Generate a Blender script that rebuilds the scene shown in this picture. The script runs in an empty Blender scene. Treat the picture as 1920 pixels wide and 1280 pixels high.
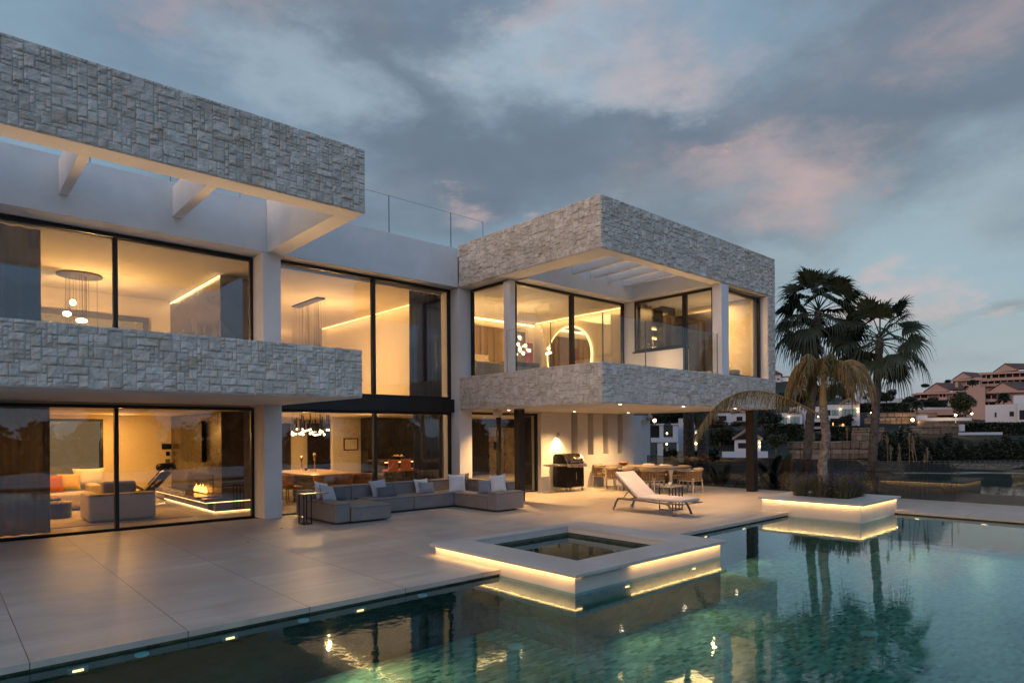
import bpy, math, random
from mathutils import Vector, Matrix, noise
random.seed(7)
R = math.radians
scene = bpy.context.scene
COL = scene.collection

# ------------------------------------------------------------------ camera
FPX, Y0, TH, ROLL, H = 1199.0, 810.5, R(47.9), R(-0.42), 1.85
cam_data = bpy.data.cameras.new('camera')
cam = bpy.data.objects.new('camera', cam_data); COL.objects.link(cam)
cam_data.sensor_width = 36.0; cam_data.lens = FPX / 1920 * 36
cam_data.shift_y = (Y0 - 640) / 1920
cam_data.clip_start = 0.05; cam_data.clip_end = 3000
cam.matrix_world = (Matrix.Translation((0, 0, H)) @ Matrix.Rotation(TH - R(90), 4, 'Z')
                    @ Matrix.Rotation(R(90), 4, 'X') @ Matrix.Rotation(ROLL, 4, 'Z'))
scene.camera = cam

# ------------------------------------------------------------------ render settings
scene.view_settings.view_transform = 'Standard'; scene.view_settings.look = 'None'
scene.view_settings.exposure = 0.1; scene.view_settings.gamma = 1.0
scene.render.engine = 'CYCLES'
cy = scene.cycles
cy.max_bounces = 8; cy.diffuse_bounces = 4; cy.glossy_bounces = 4; cy.transmission_bounces = 4
cy.transparent_max_bounces = 24; cy.caustics_reflective = False; cy.caustics_refractive = False
cy.sample_clamp_indirect = 4.0; cy.use_denoising = True
try: cy.use_light_tree = True
except Exception: pass

# ------------------------------------------------------------------ world: dusk sky with broken cloud
world = bpy.data.worlds.new('World'); scene.world = world; world.use_nodes = True
W = world.node_tree; W.nodes.clear()
def wn(t, **k):
    n = W.nodes.new(t)
    for a, b in k.items(): setattr(n, a, b)
    return n
def wl(a, b): W.links.new(a, b)
def wmath(op, a, b=None, c=None, clamp=False):
    n = wn('ShaderNodeMath', operation=op); n.use_clamp = clamp
    for i, v in enumerate((a, b, c)):
        if v is None: continue
        if isinstance(v, (int, float)): n.inputs[i].default_value = v
        else: wl(v, n.inputs[i])
    return n.outputs[0]
def wmix(fac, a, b):
    n = wn('ShaderNodeMix', data_type='RGBA')
    for s, v in (('Factor', fac), ('A', a), ('B', b)):
        sock = [i for i in n.inputs if i.name == s and (i.type == ('VALUE' if s == 'Factor' else 'RGBA'))][0]
        if isinstance(v, (int, float)): sock.default_value = v
        elif isinstance(v, tuple): sock.default_value = (*v, 1)
        else: wl(v, sock)
    return [o for o in n.outputs if o.type == 'RGBA'][0]
def wramp(v, lo, hi):
    n = wn('ShaderNodeMapRange', interpolation_type='SMOOTHSTEP'); wl(v, n.inputs[0])
    n.inputs[1].default_value = lo; n.inputs[2].default_value = hi
    return n.outputs[0]
tc = wn('ShaderNodeTexCoord'); sep = wn('ShaderNodeSeparateXYZ'); wl(tc.outputs['Generated'], sep.inputs[0])
zc = wmath('MAXIMUM', sep.outputs[2], 0.0)
den = wmath('ADD', zc, 0.22)
px_ = wmath('DIVIDE', sep.outputs[0], den); py_ = wmath('DIVIDE', sep.outputs[1], den)
comb = wn('ShaderNodeCombineXYZ'); wl(px_, comb.inputs[0]); wl(py_, comb.inputs[1])
def wnoise(scale, detail, rough, off, dist=0.0):
    mp = wn('ShaderNodeMapping'); mp.inputs['Location'].default_value = off; wl(comb.outputs[0], mp.inputs[0])
    n = wn('ShaderNodeTexNoise'); wl(mp.outputs[0], n.inputs['Vector'])
    n.inputs['Scale'].default_value = scale; n.inputs['Detail'].default_value = detail
    n.inputs['Roughness'].default_value = rough; n.inputs['Distortion'].default_value = dist
    return n.outputs[0]
n1 = wnoise(1.9, 8, 0.5, (3.1, 1.7, 0.0), 0.3)
n2 = wnoise(0.9, 5, 0.5, (7.7, 2.2, 4.0), 0.2)
n3 = wnoise(2.6, 6, 0.5, (1.3, 9.1, 2.0), 0.3)
el = wramp(sep.outputs[2], 0.0, 0.65)
clear = wmix(el, (0.215, 0.31, 0.39), (0.18, 0.27, 0.38))
dark = wmix(wramp(n3, 0.3, 0.7), (0.125, 0.165, 0.225), (0.205, 0.255, 0.32))
cov = wramp(n1, 0.40, 0.60)
sky = wmix(cov, clear, dark)
lighten = wramp(n2, 0.50, 0.68)
sky = wmix(wmath('MULTIPLY', lighten, 0.6), sky, (0.315, 0.375, 0.42))
pink = wmath('MULTIPLY', wramp(n3, 0.54, 0.68), wramp(n2, 0.40, 0.56))
sky = wmix(wmath('MULTIPLY', pink, 0.35), sky, (0.42, 0.33, 0.33))
# individual cloud masses, gaps and sunlit tufts, each at its own bearing and height, with ragged edges
nv = wn('ShaderNodeTexNoise'); nm_ = wn('ShaderNodeMapping'); nm_.inputs['Scale'].default_value = (1, 1, 2.3); wl(tc.outputs['Generated'], nm_.inputs[0]); wl(nm_.outputs[0], nv.inputs['Vector']); nv.inputs['Scale'].default_value = 4.2
nv.inputs['Detail'].default_value = 7; nv.inputs['Roughness'].default_value = 0.60
vo = wn('ShaderNodeVectorMath', operation='MULTIPLY_ADD'); wl(nv.outputs['Color'], vo.inputs[0]); vo.inputs[1].default_value = (0.50, 0.50, 0.26); vo.inputs[2].default_value = (-0.25, -0.25, -0.13)
va = wn('ShaderNodeVectorMath', operation='ADD'); wl(tc.outputs['Generated'], va.inputs[0]); wl(vo.outputs[0], va.inputs[1])
def skyblob(sky, bearing, height, rad, color, amt, squash=1.0):
    c = Vector((math.cos(bearing) * math.cos(height), math.sin(bearing) * math.cos(height), math.sin(height)))
    s1 = wn('ShaderNodeVectorMath', operation='SUBTRACT'); wl(va.outputs[0], s1.inputs[0]); s1.inputs[1].default_value = c
    s2 = wn('ShaderNodeVectorMath', operation='MULTIPLY'); wl(s1.outputs[0], s2.inputs[0]); s2.inputs[1].default_value = (1, 1, squash)
    s3 = wn('ShaderNodeVectorMath', operation='LENGTH'); wl(s2.outputs[0], s3.inputs[0])
    w_ = wramp(wmath('SUBTRACT', 1.0, wmath('DIVIDE', s3.outputs['Value'], rad)), 0.0, 0.95)
    return wmix(wmath('MULTIPLY', w_, amt), sky, color)
def brg(px, py):                                  # bearing and height of a point of the sky
    a = TH - math.atan2(px - 960, FPX); return a, math.atan2(806 - py, math.hypot(FPX, px - 960))
SLATE, GAP, TEAL, PINK = (0.108, 0.146, 0.202), (0.36, 0.46, 0.54), (0.23, 0.35, 0.45), (0.60, 0.41, 0.38)
for px, py, r_, col, amt, sq in ((830, 280, .34, SLATE, .9, 1.5), (1260, 280, .30, SLATE, .9, 1.6), (1640, 250, .36, SLATE, .8, 1.8), (1820, 90, .34, SLATE, .7, 1.5), (300, 70, .30, SLATE, .5, 2), (1330, 420, .20, SLATE, .6, 2), (760, 60, .22, SLATE, .5, 2),
        (560, 160, .18, GAP, .6, 2.2), (1010, 105, .19, GAP, .75, 2.0), (1190, 165, .14, GAP, .6, 2.5), (60, 40, .22, TEAL, .6, 1.5), (1360, 60, .22, TEAL, .55, 2), (1720, 480, .36, (0.29, 0.41, 0.48), .8, 2.2), (1850, 650, .30, (0.30, 0.41, 0.47), .8, 2.5), (1080, 440, .18, TEAL, .4, 2.2),
        (1850, 585, .12, (0.21, 0.25, 0.29), .8, 4.0), (1215, 130, .15, PINK, .42, 2.4), (1440, 320, .21, PINK, .62, 2.6), (1880, 20, .14, PINK, .3, 2.5), (950, 60, .12, PINK, .25, 3), (1370, 295, .08, PINK, .4, 2.5), (1690, 530, .09, PINK, .65, 1.6), (850, 400, .09, PINK, .5, 2.6), (1030, 385, .06, PINK, .35, 3), (400, 15, .12, PINK, .3, 3.5), (1130, -10, .14, PINK, .5, 3.0), (1560, 590, .10, PINK, .25, 3), (1780, 610, .05, PINK, .35, 4)):
    b_, h_ = brg(px, py); sky = skyblob(sky, b_, h_, r_, col, amt, sq)
# the open southern sky behind the camera is brighter and bluer
south = wmath('MULTIPLY', wramp(wmath('MULTIPLY', sep.outputs[1], -1.0), 0.0, 0.8), wramp(sep.outputs[2], 0.0, 0.5))
sky = wmix(wmath('MULTIPLY', south, 0.85), sky, (0.33, 0.60, 0.98))
# afterglow low in the west (behind and left of the camera)
west = wramp(wmath('ADD', wmath('MULTIPLY', sep.outputs[0], -0.97), wmath('MULTIPLY', sep.outputs[1], -0.22)), 0.2, 1.0)
low = wramp(wmath('SUBTRACT', 0.55, zc), 0.0, 0.55)
glow = wmath('MULTIPLY', wmath('POWER', west, 2.0), low)
sky = wmix(glow, sky, (0.74, 0.50, 0.46))
# ground side of the world
below = wramp(sep.outputs[2], -0.02, 0.0)
sky = wmix(below, (0.05, 0.055, 0.05), sky)
bg = wn('ShaderNodeBackground'); wl(sky, bg.inputs[0]); bg.inputs[1].default_value = 1.0
nish = wn('ShaderNodeTexSky', sky_type='NISHITA'); nish.sun_disc = False
nish.sun_elevation = R(0.5); nish.sun_rotation = R(257)
bg2 = wn('ShaderNodeBackground'); wl(nish.outputs[0], bg2.inputs[0]); bg2.inputs[1].default_value = 0.05
add = wn('ShaderNodeAddShader'); wl(bg.outputs[0], add.inputs[0]); wl(bg2.outputs[0], add.inputs[1])
wo = wn('ShaderNodeOutputWorld'); wl(add.outputs[0], wo.inputs[0])

# the last of the low sun through cloud: broad, weak and rosy, from the west
sd = bpy.data.lights.new('sun', 'SUN'); sd.energy = 1.0; sd.angle = R(34); sd.color = (1.0, 0.74, 0.58)
so = bpy.data.objects.new('sun', sd); COL.objects.link(so)
so.rotation_euler = Vector((-0.97, -0.03, 0.26)).to_track_quat('Z', 'Y').to_euler()

# ------------------------------------------------------------------ measuring helpers (pixel of the 1920 px photo -> real point)
def ray(px, py):
    u, v = px - 960, py - Y0
    c, s = math.cos(-ROLL), math.sin(-ROLL)
    u, v = u * c - v * s, u * s + v * c
    r, d = u / FPX, v / FPX
    return Vector((r * math.sin(TH) + math.cos(TH), -r * math.cos(TH) + math.sin(TH), -d))
def P(px, py, x=None, y=None, z=None):
    q = ray(px, py)
    t = (z - H) / q.z if z is not None else (x / q.x if x is not None else y / q.y)
    return Vector((0, 0, H)) + q * t
def at(px, py, d): return Vector((0, 0, H)) + ray(px, py) * d

# ------------------------------------------------------------------ mesh builder
class MB:
    def __init__(s): s.v = []; s.f = []; s.m = []
    def add(s, vs, fs, M=None, mi=0):
        b = len(s.v)
        s.v += [tuple(M @ Vector(p)) for p in vs] if M else [tuple(p) for p in vs]
        s.f += [tuple(i + b for i in f) for f in fs]; s.m += [mi] * len(fs)
        return s
    def box(s, x0, x1, y0, y1, z0, z1, M=None, mi=0):
        vs = [(x, y, z) for z in (z0, z1) for y in (y0, y1) for x in (x0, x1)]
        return s.add(vs, [(0, 2, 3, 1), (4, 5, 7, 6), (0, 1, 5, 4), (2, 6, 7, 3), (0, 4, 6, 2), (1, 3, 7, 5)], M, mi)
    def bar(s, a, b, w, h=None, up=(0, 0, 1), mi=0):
        a, b = Vector(a), Vector(b); h = h or w
        d = (b - a); L = d.length
        if L < 1e-6: return s
        d.normalize(); up = Vector(up)
        if abs(d.dot(up)) > .98: up = Vector((1, 0, 0))
        x = d.cross(up).normalized(); z = x.cross(d).normalized()
        M = Matrix(((x.x, d.x, z.x, a.x), (x.y, d.y, z.y, a.y), (x.z, d.z, z.z, a.z), (0, 0, 0, 1)))
        return s.box(-w / 2, w / 2, 0, L, -h / 2, h / 2, M, mi)
    def tube(s, pts, rad, n=10, cap=True, mi=0):
        pts = [Vector(p) for p in pts]
        if not hasattr(rad, '__len__'): rad = [rad] * len(pts)
        vs = []; fs = []; prev = None
        for i, p in enumerate(pts):
            d = (pts[min(i + 1, len(pts) - 1)] - pts[max(i - 1, 0)]).normalized()
            if prev is None:
                u = d.cross(Vector((0, 0, 1)))
                if u.length < .05: u = d.cross(Vector((1, 0, 0)))
                u.normalize()
            else:
                u = prev - d * prev.dot(d); u.normalize()
            prev = u; w = d.cross(u)
            for k in range(n):
                a = 2 * math.pi * k / n
                vs.append(p + (u * math.cos(a) + w * math.sin(a)) * rad[i])
        for i in range(len(pts) - 1):
            for k in range(n):
                k2 = (k + 1) % n
                fs.append((i * n + k, i * n + k2, (i + 1) * n + k2, (i + 1) * n + k))
        if cap:
            fs.append(tuple(range(n - 1, -1, -1))); fs.append(tuple((len(pts) - 1) * n + k for k in range(n)))
        return s.add(vs, fs, None, mi)
    def lathe(s, prof, c=(0, 0, 0), n=24, M=None, mi=0):
        vs = []; fs = []
        for r, z in prof:
            for k in range(n):
                a = 2 * math.pi * k / n
                vs.append((c[0] + r * math.cos(a), c[1] + r * math.sin(a), c[2] + z))
        for i in range(len(prof) - 1):
            for k in range(n):
                k2 = (k + 1) % n
                fs.append((i * n + k, i * n + k2, (i + 1) * n + k2, (i + 1) * n + k))
        fs.append(tuple(range(n - 1, -1, -1))); fs.append(tuple((len(prof) - 1) * n + k for k in range(n)))
        return s.add(vs, fs, M, mi)
    def prism(s, poly, y0, y1, M=None, mi=0):          # polygon in x,z pushed along y
        n = len(poly)
        vs = [(p[0], y0, p[1]) for p in poly] + [(p[0], y1, p[1]) for p in poly]
        fs = [tuple(range(n)), tuple(range(2 * n - 1, n - 1, -1))] + [(i, i + n, (i + 1) % n + n, (i + 1) % n) for i in range(n)]
        return s.add(vs, fs, M, mi)
    def ball(s, c, r, n=10, sc=(1, 1, 1), mi=0):
        pr = [(max(1e-4, r * math.sin(math.pi * i / n)), -r * math.cos(math.pi * i / n)) for i in range(n + 1)]
        M = Matrix.Translation(c) @ Matrix.Diagonal((*sc, 1))
        return s.lathe(pr, (0, 0, 0), n * 2, M, mi)
    def done(s, name, mat, parent=None, world=False, smooth=False, bevel=0, seg=2):
        me = bpy.data.meshes.new(name)
        off = Vector(parent.location) if (world and parent) else Vector()
        if world and parent and parent.parent: off = off + Vector(parent.parent.location)
        me.from_pydata([(x - off.x, y - off.y, z - off.z) for x, y, z in s.v], [], s.f)
        for m in (mat if isinstance(mat, (list, tuple)) else [mat]): me.materials.append(m)
        if any(s.m): me.polygons.foreach_set('material_index', s.m)
        if smooth or bevel: me.polygons.foreach_set('use_smooth', [True] * len(me.polygons))
        me.update()
        o = bpy.data.objects.new(name, me); COL.objects.link(o)
        if parent: o.parent = parent
        if bevel:
            md = o.modifiers.new('bevel', 'BEVEL'); md.width = bevel; md.segments = seg; md.limit_method = 'ANGLE'
            md.harden_normals = True
        return o
def tag(o, label=None, cat=None, group=None, kind=None):
    if label: o['label'] = label
    if cat: o['category'] = cat
    if group: o['group'] = group
    if kind: o['kind'] = kind
    return o
def thing(name, label, cat, loc=(0, 0, 0), rz=0, group=None):
    o = bpy.data.objects.new(name, None); COL.objects.link(o); o.empty_display_size = .2
    o.location = loc; o.rotation_euler = (0, 0, rz)
    return tag(o, label, cat, group)
def struct(o): o['kind'] = 'structure'; return o
def copy_tree(o, parent=None):
    c = o.copy(); COL.objects.link(c); c.parent = parent
    for ch in list(o.children): copy_tree(ch, c)
    return c
def dup(o, loc, rz=None, label=None):
    c = copy_tree(o); c.location = loc
    if rz is not None: c.rotation_euler = (0, 0, rz)
    if label: c['label'] = label
    return c

# ------------------------------------------------------------------ materials
class NT:
    def __init__(s, name):
        s.m = bpy.data.materials.new(name); s.m.use_nodes = True; s.t = s.m.node_tree; s.t.nodes.clear()
        s.out = s.n('ShaderNodeOutputMaterial')
    def n(s, t, **k):
        x = s.t.nodes.new(t)
        for a, b in k.items(): setattr(x, a, b)
        return x
    def l(s, a, b): s.t.links.new(a, b)
    def put(s, sock, v):
        if isinstance(v, (int, float)): sock.default_value = v
        elif isinstance(v, (tuple, list)):
            sock.default_value = (*v, 1) if (len(v) == 3 and sock.type == 'RGBA') else v
        else: s.l(v, sock)
    def math(s, op, a, b=None, clamp=False):
        x = s.n('ShaderNodeMath', operation=op); x.use_clamp = clamp
        s.put(x.inputs[0], a)
        if b is not None: s.put(x.inputs[1], b)
        return x.outputs[0]
    def mix(s, fac, a, b, blend='MIX'):
        x = s.n('ShaderNodeMix', data_type='RGBA', blend_type=blend)
        s.put([i for i in x.inputs if i.name == 'Factor' and i.type == 'VALUE'][0], fac)
        s.put([i for i in x.inputs if i.name == 'A' and i.type == 'RGBA'][0], a)
        s.put([i for i in x.inputs if i.name == 'B' and i.type == 'RGBA'][0], b)
        return [o for o in x.outputs if o.type == 'RGBA'][0]
    def rng(s, v, a, b, c=0.0, d=1.0, smooth=False):
        x = s.n('ShaderNodeMapRange', interpolation_type='SMOOTHSTEP' if smooth else 'LINEAR')
        s.l(v, x.inputs[0])
        for i, q in enumerate((a, b, c, d)): x.inputs[i + 1].default_value = q
        return x.outputs[0]
    def coord(s, scale=(1, 1, 1), rot=(0, 0, 0), loc=(0, 0, 0), kind='Object'):
        t = s.n('ShaderNodeTexCoord'); mp = s.n('ShaderNodeMapping')
        mp.inputs['Scale'].default_value = scale; mp.inputs['Rotation'].default_value = rot; mp.inputs['Location'].default_value = loc
        s.l(t.outputs[kind], mp.inputs[0]); return mp.outputs[0]
    def noise(s, vec, scale, detail=4, rough=.5, dist=0):
        x = s.n('ShaderNodeTexNoise'); s.l(vec, x.inputs['Vector'])
        x.inputs['Scale'].default_value = scale; x.inputs['Detail'].default_value = detail
        x.inputs['Roughness'].default_value = rough; x.inputs['Distortion'].default_value = dist
        return x.outputs[0]
    def bsdf(s, color, rough=.6, metal=0, spec=.5, normal=None, **k):
        b = s.n('ShaderNodeBsdfPrincipled')
        s.put(b.inputs['Base Color'], color); s.put(b.inputs['Roughness'], rough); s.put(b.inputs['Metallic'], metal)
        b.inputs['Specular IOR Level'].default_value = spec
        if normal is not None: s.l(normal, b.inputs['Normal'])
        for a, v in k.items(): s.put(b.inputs[a.replace('_', ' ')], v)
        return b
    def bump(s, h, strength=.3, dist=.01):
        b = s.n('ShaderNodeBump'); s.l(h, b.inputs['Height'])
        b.inputs['Strength'].default_value = strength; b.inputs['Distance'].default_value = dist
        return b.outputs[0]
    def end(s, shader): s.l(shader.outputs[0] if hasattr(shader, 'outputs') else shader, s.out.inputs[0]); return s.m
def pm(name, c, rough=.6, metal=0, var=.12, nscale=3, bump=.1, bscale=60, bdist=.004, spec=.5, dark=None, **k):
    t = NT(name); v = t.coord()
    n = t.noise(v, nscale, 5, .6)
    c2 = dark or tuple(x * (1 - 2 * var) for x in c)
    col = t.mix(t.rng(n, .35, .65), c2, c)
    nb = t.noise(v, bscale, 3, .6)
    r = t.rng(n, .3, .7, max(0, rough - .06), min(1, rough + .06))
    return t.end(t.bsdf(col, r, metal, spec, t.bump(nb, bump, bdist), **k))
def emis(name, c, s):
    t = NT(name); e = t.n('ShaderNodeEmission'); e.inputs[0].default_value = (*c, 1); e.inputs[1].default_value = s
    return t.end(e)
def glassy(name, tint=(.93, .95, .94), r0=.09, rough=0.0, wave=0.0):
    t = NT(name); g = t.n('ShaderNodeNewGeometry'); d = t.n('ShaderNodeVectorMath', operation='DOT_PRODUCT')
    gl = t.n('ShaderNodeBsdfGlossy'); gl.inputs['Roughness'].default_value = rough
    t.l(g.outputs['Incoming'], d.inputs[0])
    if wave:
        nb = t.noise(t.coord(), .9, 2, .5); bm = t.n('ShaderNodeBump'); t.l(nb, bm.inputs['Height'])
        bm.inputs['Strength'].default_value = wave; bm.inputs['Distance'].default_value = .02
        t.l(bm.outputs[0], gl.inputs['Normal'])
    t.l(g.outputs['Normal'], d.inputs[1])
    a = t.math('ABSOLUTE', d.outputs['Value']); a = t.math('SUBTRACT', 1.0, a); a = t.math('POWER', a, 5.0)
    f = t.math('ADD', t.math('MULTIPLY', a, 1 - r0), r0, True)
    tr = t.n('ShaderNodeBsdfTransparent'); tr.inputs[0].default_value = (*tint, 1)
    gl.inputs[0].default_value = (.92, .95, 1, 1)
    mx = t.n('ShaderNodeMixShader'); t.l(f, mx.inputs[0]); t.l(tr.outputs[0], mx.inputs[1]); t.l(gl.outputs[0], mx.inputs[2])
    return t.end(mx)

def m_stucco():
    t = NT('stucco'); v = t.coord(); n = t.noise(v, 1.3, 6, .6); n2 = t.noise(v, 45, 4, .7)
    col = t.mix(t.rng(n, .3, .7), (.62, .615, .61), (.72, .715, .71))
    return t.end(t.bsdf(col, .9, 0, .2, t.bump(n2, .25, .004)))
def m_stone():
    t = NT('split_limestone'); v = t.coord()
    g = t.n('ShaderNodeNewGeometry')
    n = t.noise(v, 4.5, 8, .68, .6); n2 = t.noise(v, 38, 6, .7); st = t.noise(t.coord((1, 1, 2.2)), 2.6, 5, .6, .8)
    base = t.mix(g.outputs['Random Per Island'], (.55, .52, .475), (.74, .71, .665))
    col = t.mix(t.rng(n, .38, .66), t.mix(1.0, base, (.80, .76, .70), 'MULTIPLY'), base)
    stain = t.math('MULTIPLY', t.rng(st, .52, .70, smooth=True), .62)
    col = t.mix(stain, col, (.33, .23, .14))
    col = t.mix(t.rng(n2, .2, .8, 0, .30), (.30, .27, .245), col) if False else t.mix(t.rng(n2, .35, .62, .35, 0), col, (.27, .235, .20))
    h = t.math('ADD', t.math('MULTIPLY', n, .8), t.math('MULTIPLY', n2, .5))
    return t.end(t.bsdf(col, .92, 0, .15, t.bump(h, .9, .016)))
def m_deck():
    t = NT('porcelain_paving'); tcn = t.n('ShaderNodeTexCoord'); sp = t.n('ShaderNodeSeparateXYZ'); t.l(tcn.outputs['Object'], sp.inputs[0])
    def grid(o, off, size, w):
        a = t.math('DIVIDE', t.math('SUBTRACT', o, off), size); f = t.math('FRACT', a); fl = t.math('FLOOR', a)
        e = t.math('MULTIPLY', t.math('MINIMUM', f, t.math('SUBTRACT', 1.0, f)), size)
        return fl, t.rng(e, w * .45, w, 1, 0)
    fx, gx = grid(sp.outputs[0], .57, 1.2, .0060); fy, gy = grid(sp.outputs[1], 7.25, 1.2, .0042)
    cb = t.n('ShaderNodeCombineXYZ'); t.l(fx, cb.inputs[0]); t.l(fy, cb.inputs[1])
    wn_ = t.n('ShaderNodeTexWhiteNoise'); t.l(cb.outputs[0], wn_.inputs['Vector'])
    v = t.coord(); sv = t.coord((.45, 2.6, 1)); n = t.noise(sv, 1.1, 7, .62, .5); n2 = t.noise(v, 26, 5, .65)
    n3 = t.noise(v, .35, 3, .5)
    col = t.mix(t.rng(n, .36, .64), (.355, .31, .275), (.50, .455, .41))
    col = t.mix(t.rng(wn_.outputs[0], 0, 1, 0, .75), col, (.345, .30, .27))
    st2 = t.noise(t.coord((1, 1, 1), (0, 0, .4), (4, 9, 0)), .8, 6, .65, 1.2); col = t.mix(t.rng(st2, .52, .68, 0, .45), col, (.27, .235, .215)); 
    col = t.mix(t.rng(n2, .3, .75, .18, 0), col, (.30, .26, .23))
    j = t.math('MAXIMUM', gx, t.math('MULTIPLY', gy, .55))
    col = t.mix(t.math('MULTIPLY', j, .85), col, (.06, .05, .045))
    ro = t.math('ADD', t.rng(n, .3, .7, .36, .5), t.rng(n3, .3, .7, -.05, .08))
    h = t.math('SUBTRACT', t.math('MULTIPLY', n2, .25), j)
    return t.end(t.bsdf(col, ro, 0, .45, t.bump(h, .5, .003)))
def m_pooltile():
    t = NT('pool_mosaic'); v = t.coord()
    b = t.n('ShaderNodeTexBrick'); t.l(v, b.inputs['Vector']); b.offset = .5
    b.inputs['Scale'].default_value = 1; b.inputs['Brick Width'].default_value = .125; b.inputs['Row Height'].default_value = .055
    b.inputs['Mortar Size'].default_value = .004; b.inputs['Color1'].default_value = (0, 0, 0, 1); b.inputs['Color2'].default_value = (1, 1, 1, 1)
    b.inputs['Mortar'].default_value = (.5, .5, .5, 1); b.inputs['Bias'].default_value = 0
    cr = t.n('ShaderNodeValToRGB'); t.l(b.outputs['Color'], cr.inputs[0])
    e = cr.color_ramp.elements; e[0].color = (.05, .065, .04, 1); e[1].color = (.46, .45, .30, 1)
    for p, c in ((.2, (.12, .145, .09)), (.5, (.22, .24, .155)), (.75, (.33, .34, .22))):
        q = e.new(p); q.color = (*c, 1)
    n = t.noise(v, 14, 5, .6); n2 = t.noise(v, .8, 3, .5)
    col = t.mix(t.rng(n, .3, .7, .35, 0), cr.outputs[0], (.18, .22, .17))
    col = t.mix(b.outputs['Fac'], col, (.30, .31, .22))
    return t.end(t.bsdf(col, .5, 0, .3, t.bump(t.math('SUBTRACT', n, b.outputs['Fac']), .3, .01)))
def m_water(tint=(.32, .71, .77), name='pool_water'):
    t = NT(name); g = t.n('ShaderNodeNewGeometry')
    v = t.coord((1, 1, 1)); n = t.noise(v, 3.2, 3, .5, .3); n2 = t.noise(v, 11, 2, .5)
    h = t.math('ADD', n, t.math('MULTIPLY', n2, .35)); bm = t.bump(h, .05, .03)
    d = t.n('ShaderNodeVectorMath', operation='DOT_PRODUCT'); t.l(g.outputs['Incoming'], d.inputs[0]); t.l(g.outputs['Normal'], d.inputs[1])
    a = t.math('SUBTRACT', 1.0, t.math('ABSOLUTE', d.outputs['Value'])); a = t.math('POWER', a, 4.3)
    f = t.math('ADD', t.math('MULTIPLY', a, .97), .03, True)
    tr = t.n('ShaderNodeBsdfTransparent'); tr.inputs[0].default_value = (*tint, 1)
    gl = t.n('ShaderNodeBsdfGlossy'); gl.inputs['Roughness'].default_value = .03; gl.inputs[0].default_value = (.76, .92, 1, 1)
    t.l(bm, gl.inputs['Normal'])
    mx = t.n('ShaderNodeMixShader'); t.l(f, mx.inputs[0]); t.l(tr.outputs[0], mx.inputs[1]); t.l(gl.outputs[0], mx.inputs[2])
    return t.end(mx)
def m_fabric(name, c, sheer=0.0, trans=.25):
    t = NT(name); v = t.coord(); n = t.noise(v, 90, 2, .5); n1 = t.noise(v, 2.5, 4, .5)
    col = t.mix(t.rng(n1, .3, .7), tuple(x * .82 for x in c), c)
    w = t.n('ShaderNodeTexWave'); t.l(t.coord((1, 1, 1)), w.inputs[0]); w.inputs['Scale'].default_value = 60; w.inputs['Distortion'].default_value = 1
    b = t.bsdf(col, .95, 0, .12, t.bump(t.math('ADD', t.math('MULTIPLY', n, .12), t.noise(v, 5.5, 4, .6, .8)), .45, .03))
    if not sheer: return t.end(b)
    tl = t.n('ShaderNodeBsdfTranslucent'); t.l(col, tl.inputs[0])
    m1 = t.n('ShaderNodeMixShader'); m1.inputs[0].default_value = trans; t.l(b.outputs[0], m1.inputs[1]); t.l(tl.outputs[0], m1.inputs[2])
    tr = t.n('ShaderNodeBsdfTransparent'); m2 = t.n('ShaderNodeMixShader'); m2.inputs[0].default_value = sheer
    t.l(m1.outputs[0], m2.inputs[1]); t.l(tr.outputs[0], m2.inputs[2])
    return t.end(m2)
def m_leaf(name, c1, c2, rough=.5):
    t = NT(name); g = t.n('ShaderNodeNewGeometry'); n = t.noise(t.coord(), .9, 3, .6)
    f = t.math('ADD', t.math('MULTIPLY', g.outputs['Random Per Island'], .6), t.math('MULTIPLY', t.rng(n, .3, .7), .4))
    return t.end(t.bsdf(t.mix(f, c1, c2), rough, 0, .3))
def m_block(name, w, h, c1, c2, mortar, off=.5, bump=.6):
    t = NT(name)
    tcn = t.n('ShaderNodeTexCoord'); sp = t.n('ShaderNodeSeparateXYZ'); t.l(tcn.outputs['Object'], sp.inputs[0])
    cb = t.n('ShaderNodeCombineXYZ'); t.l(t.math('ADD', sp.outputs[0], sp.outputs[1]), cb.inputs[0]); t.l(sp.outputs[2], cb.inputs[1])
    b = t.n('ShaderNodeTexBrick'); t.l(cb.outputs[0], b.inputs['Vector']); b.offset = off
    b.inputs['Scale'].default_value = 1; b.inputs['Brick Width'].default_value = w; b.inputs['Row Height'].default_value = h
    b.inputs['Mortar Size'].default_value = h * .04
    b.inputs['Color1'].default_value = (*c1, 1); b.inputs['Color2'].default_value = (*c2, 1); b.inputs['Mortar'].default_value = (*mortar, 1)
    n = t.noise(cb.outputs[0], 1.5 / h, 5, .6)
    col = t.mix(t.rng(n, .35, .7, .5, 0), b.outputs['Color'], tuple(x * .5 for x in c1))
    return t.end(t.bsdf(col, .9, 0, .2, t.bump(n, bump, .05)))

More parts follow.
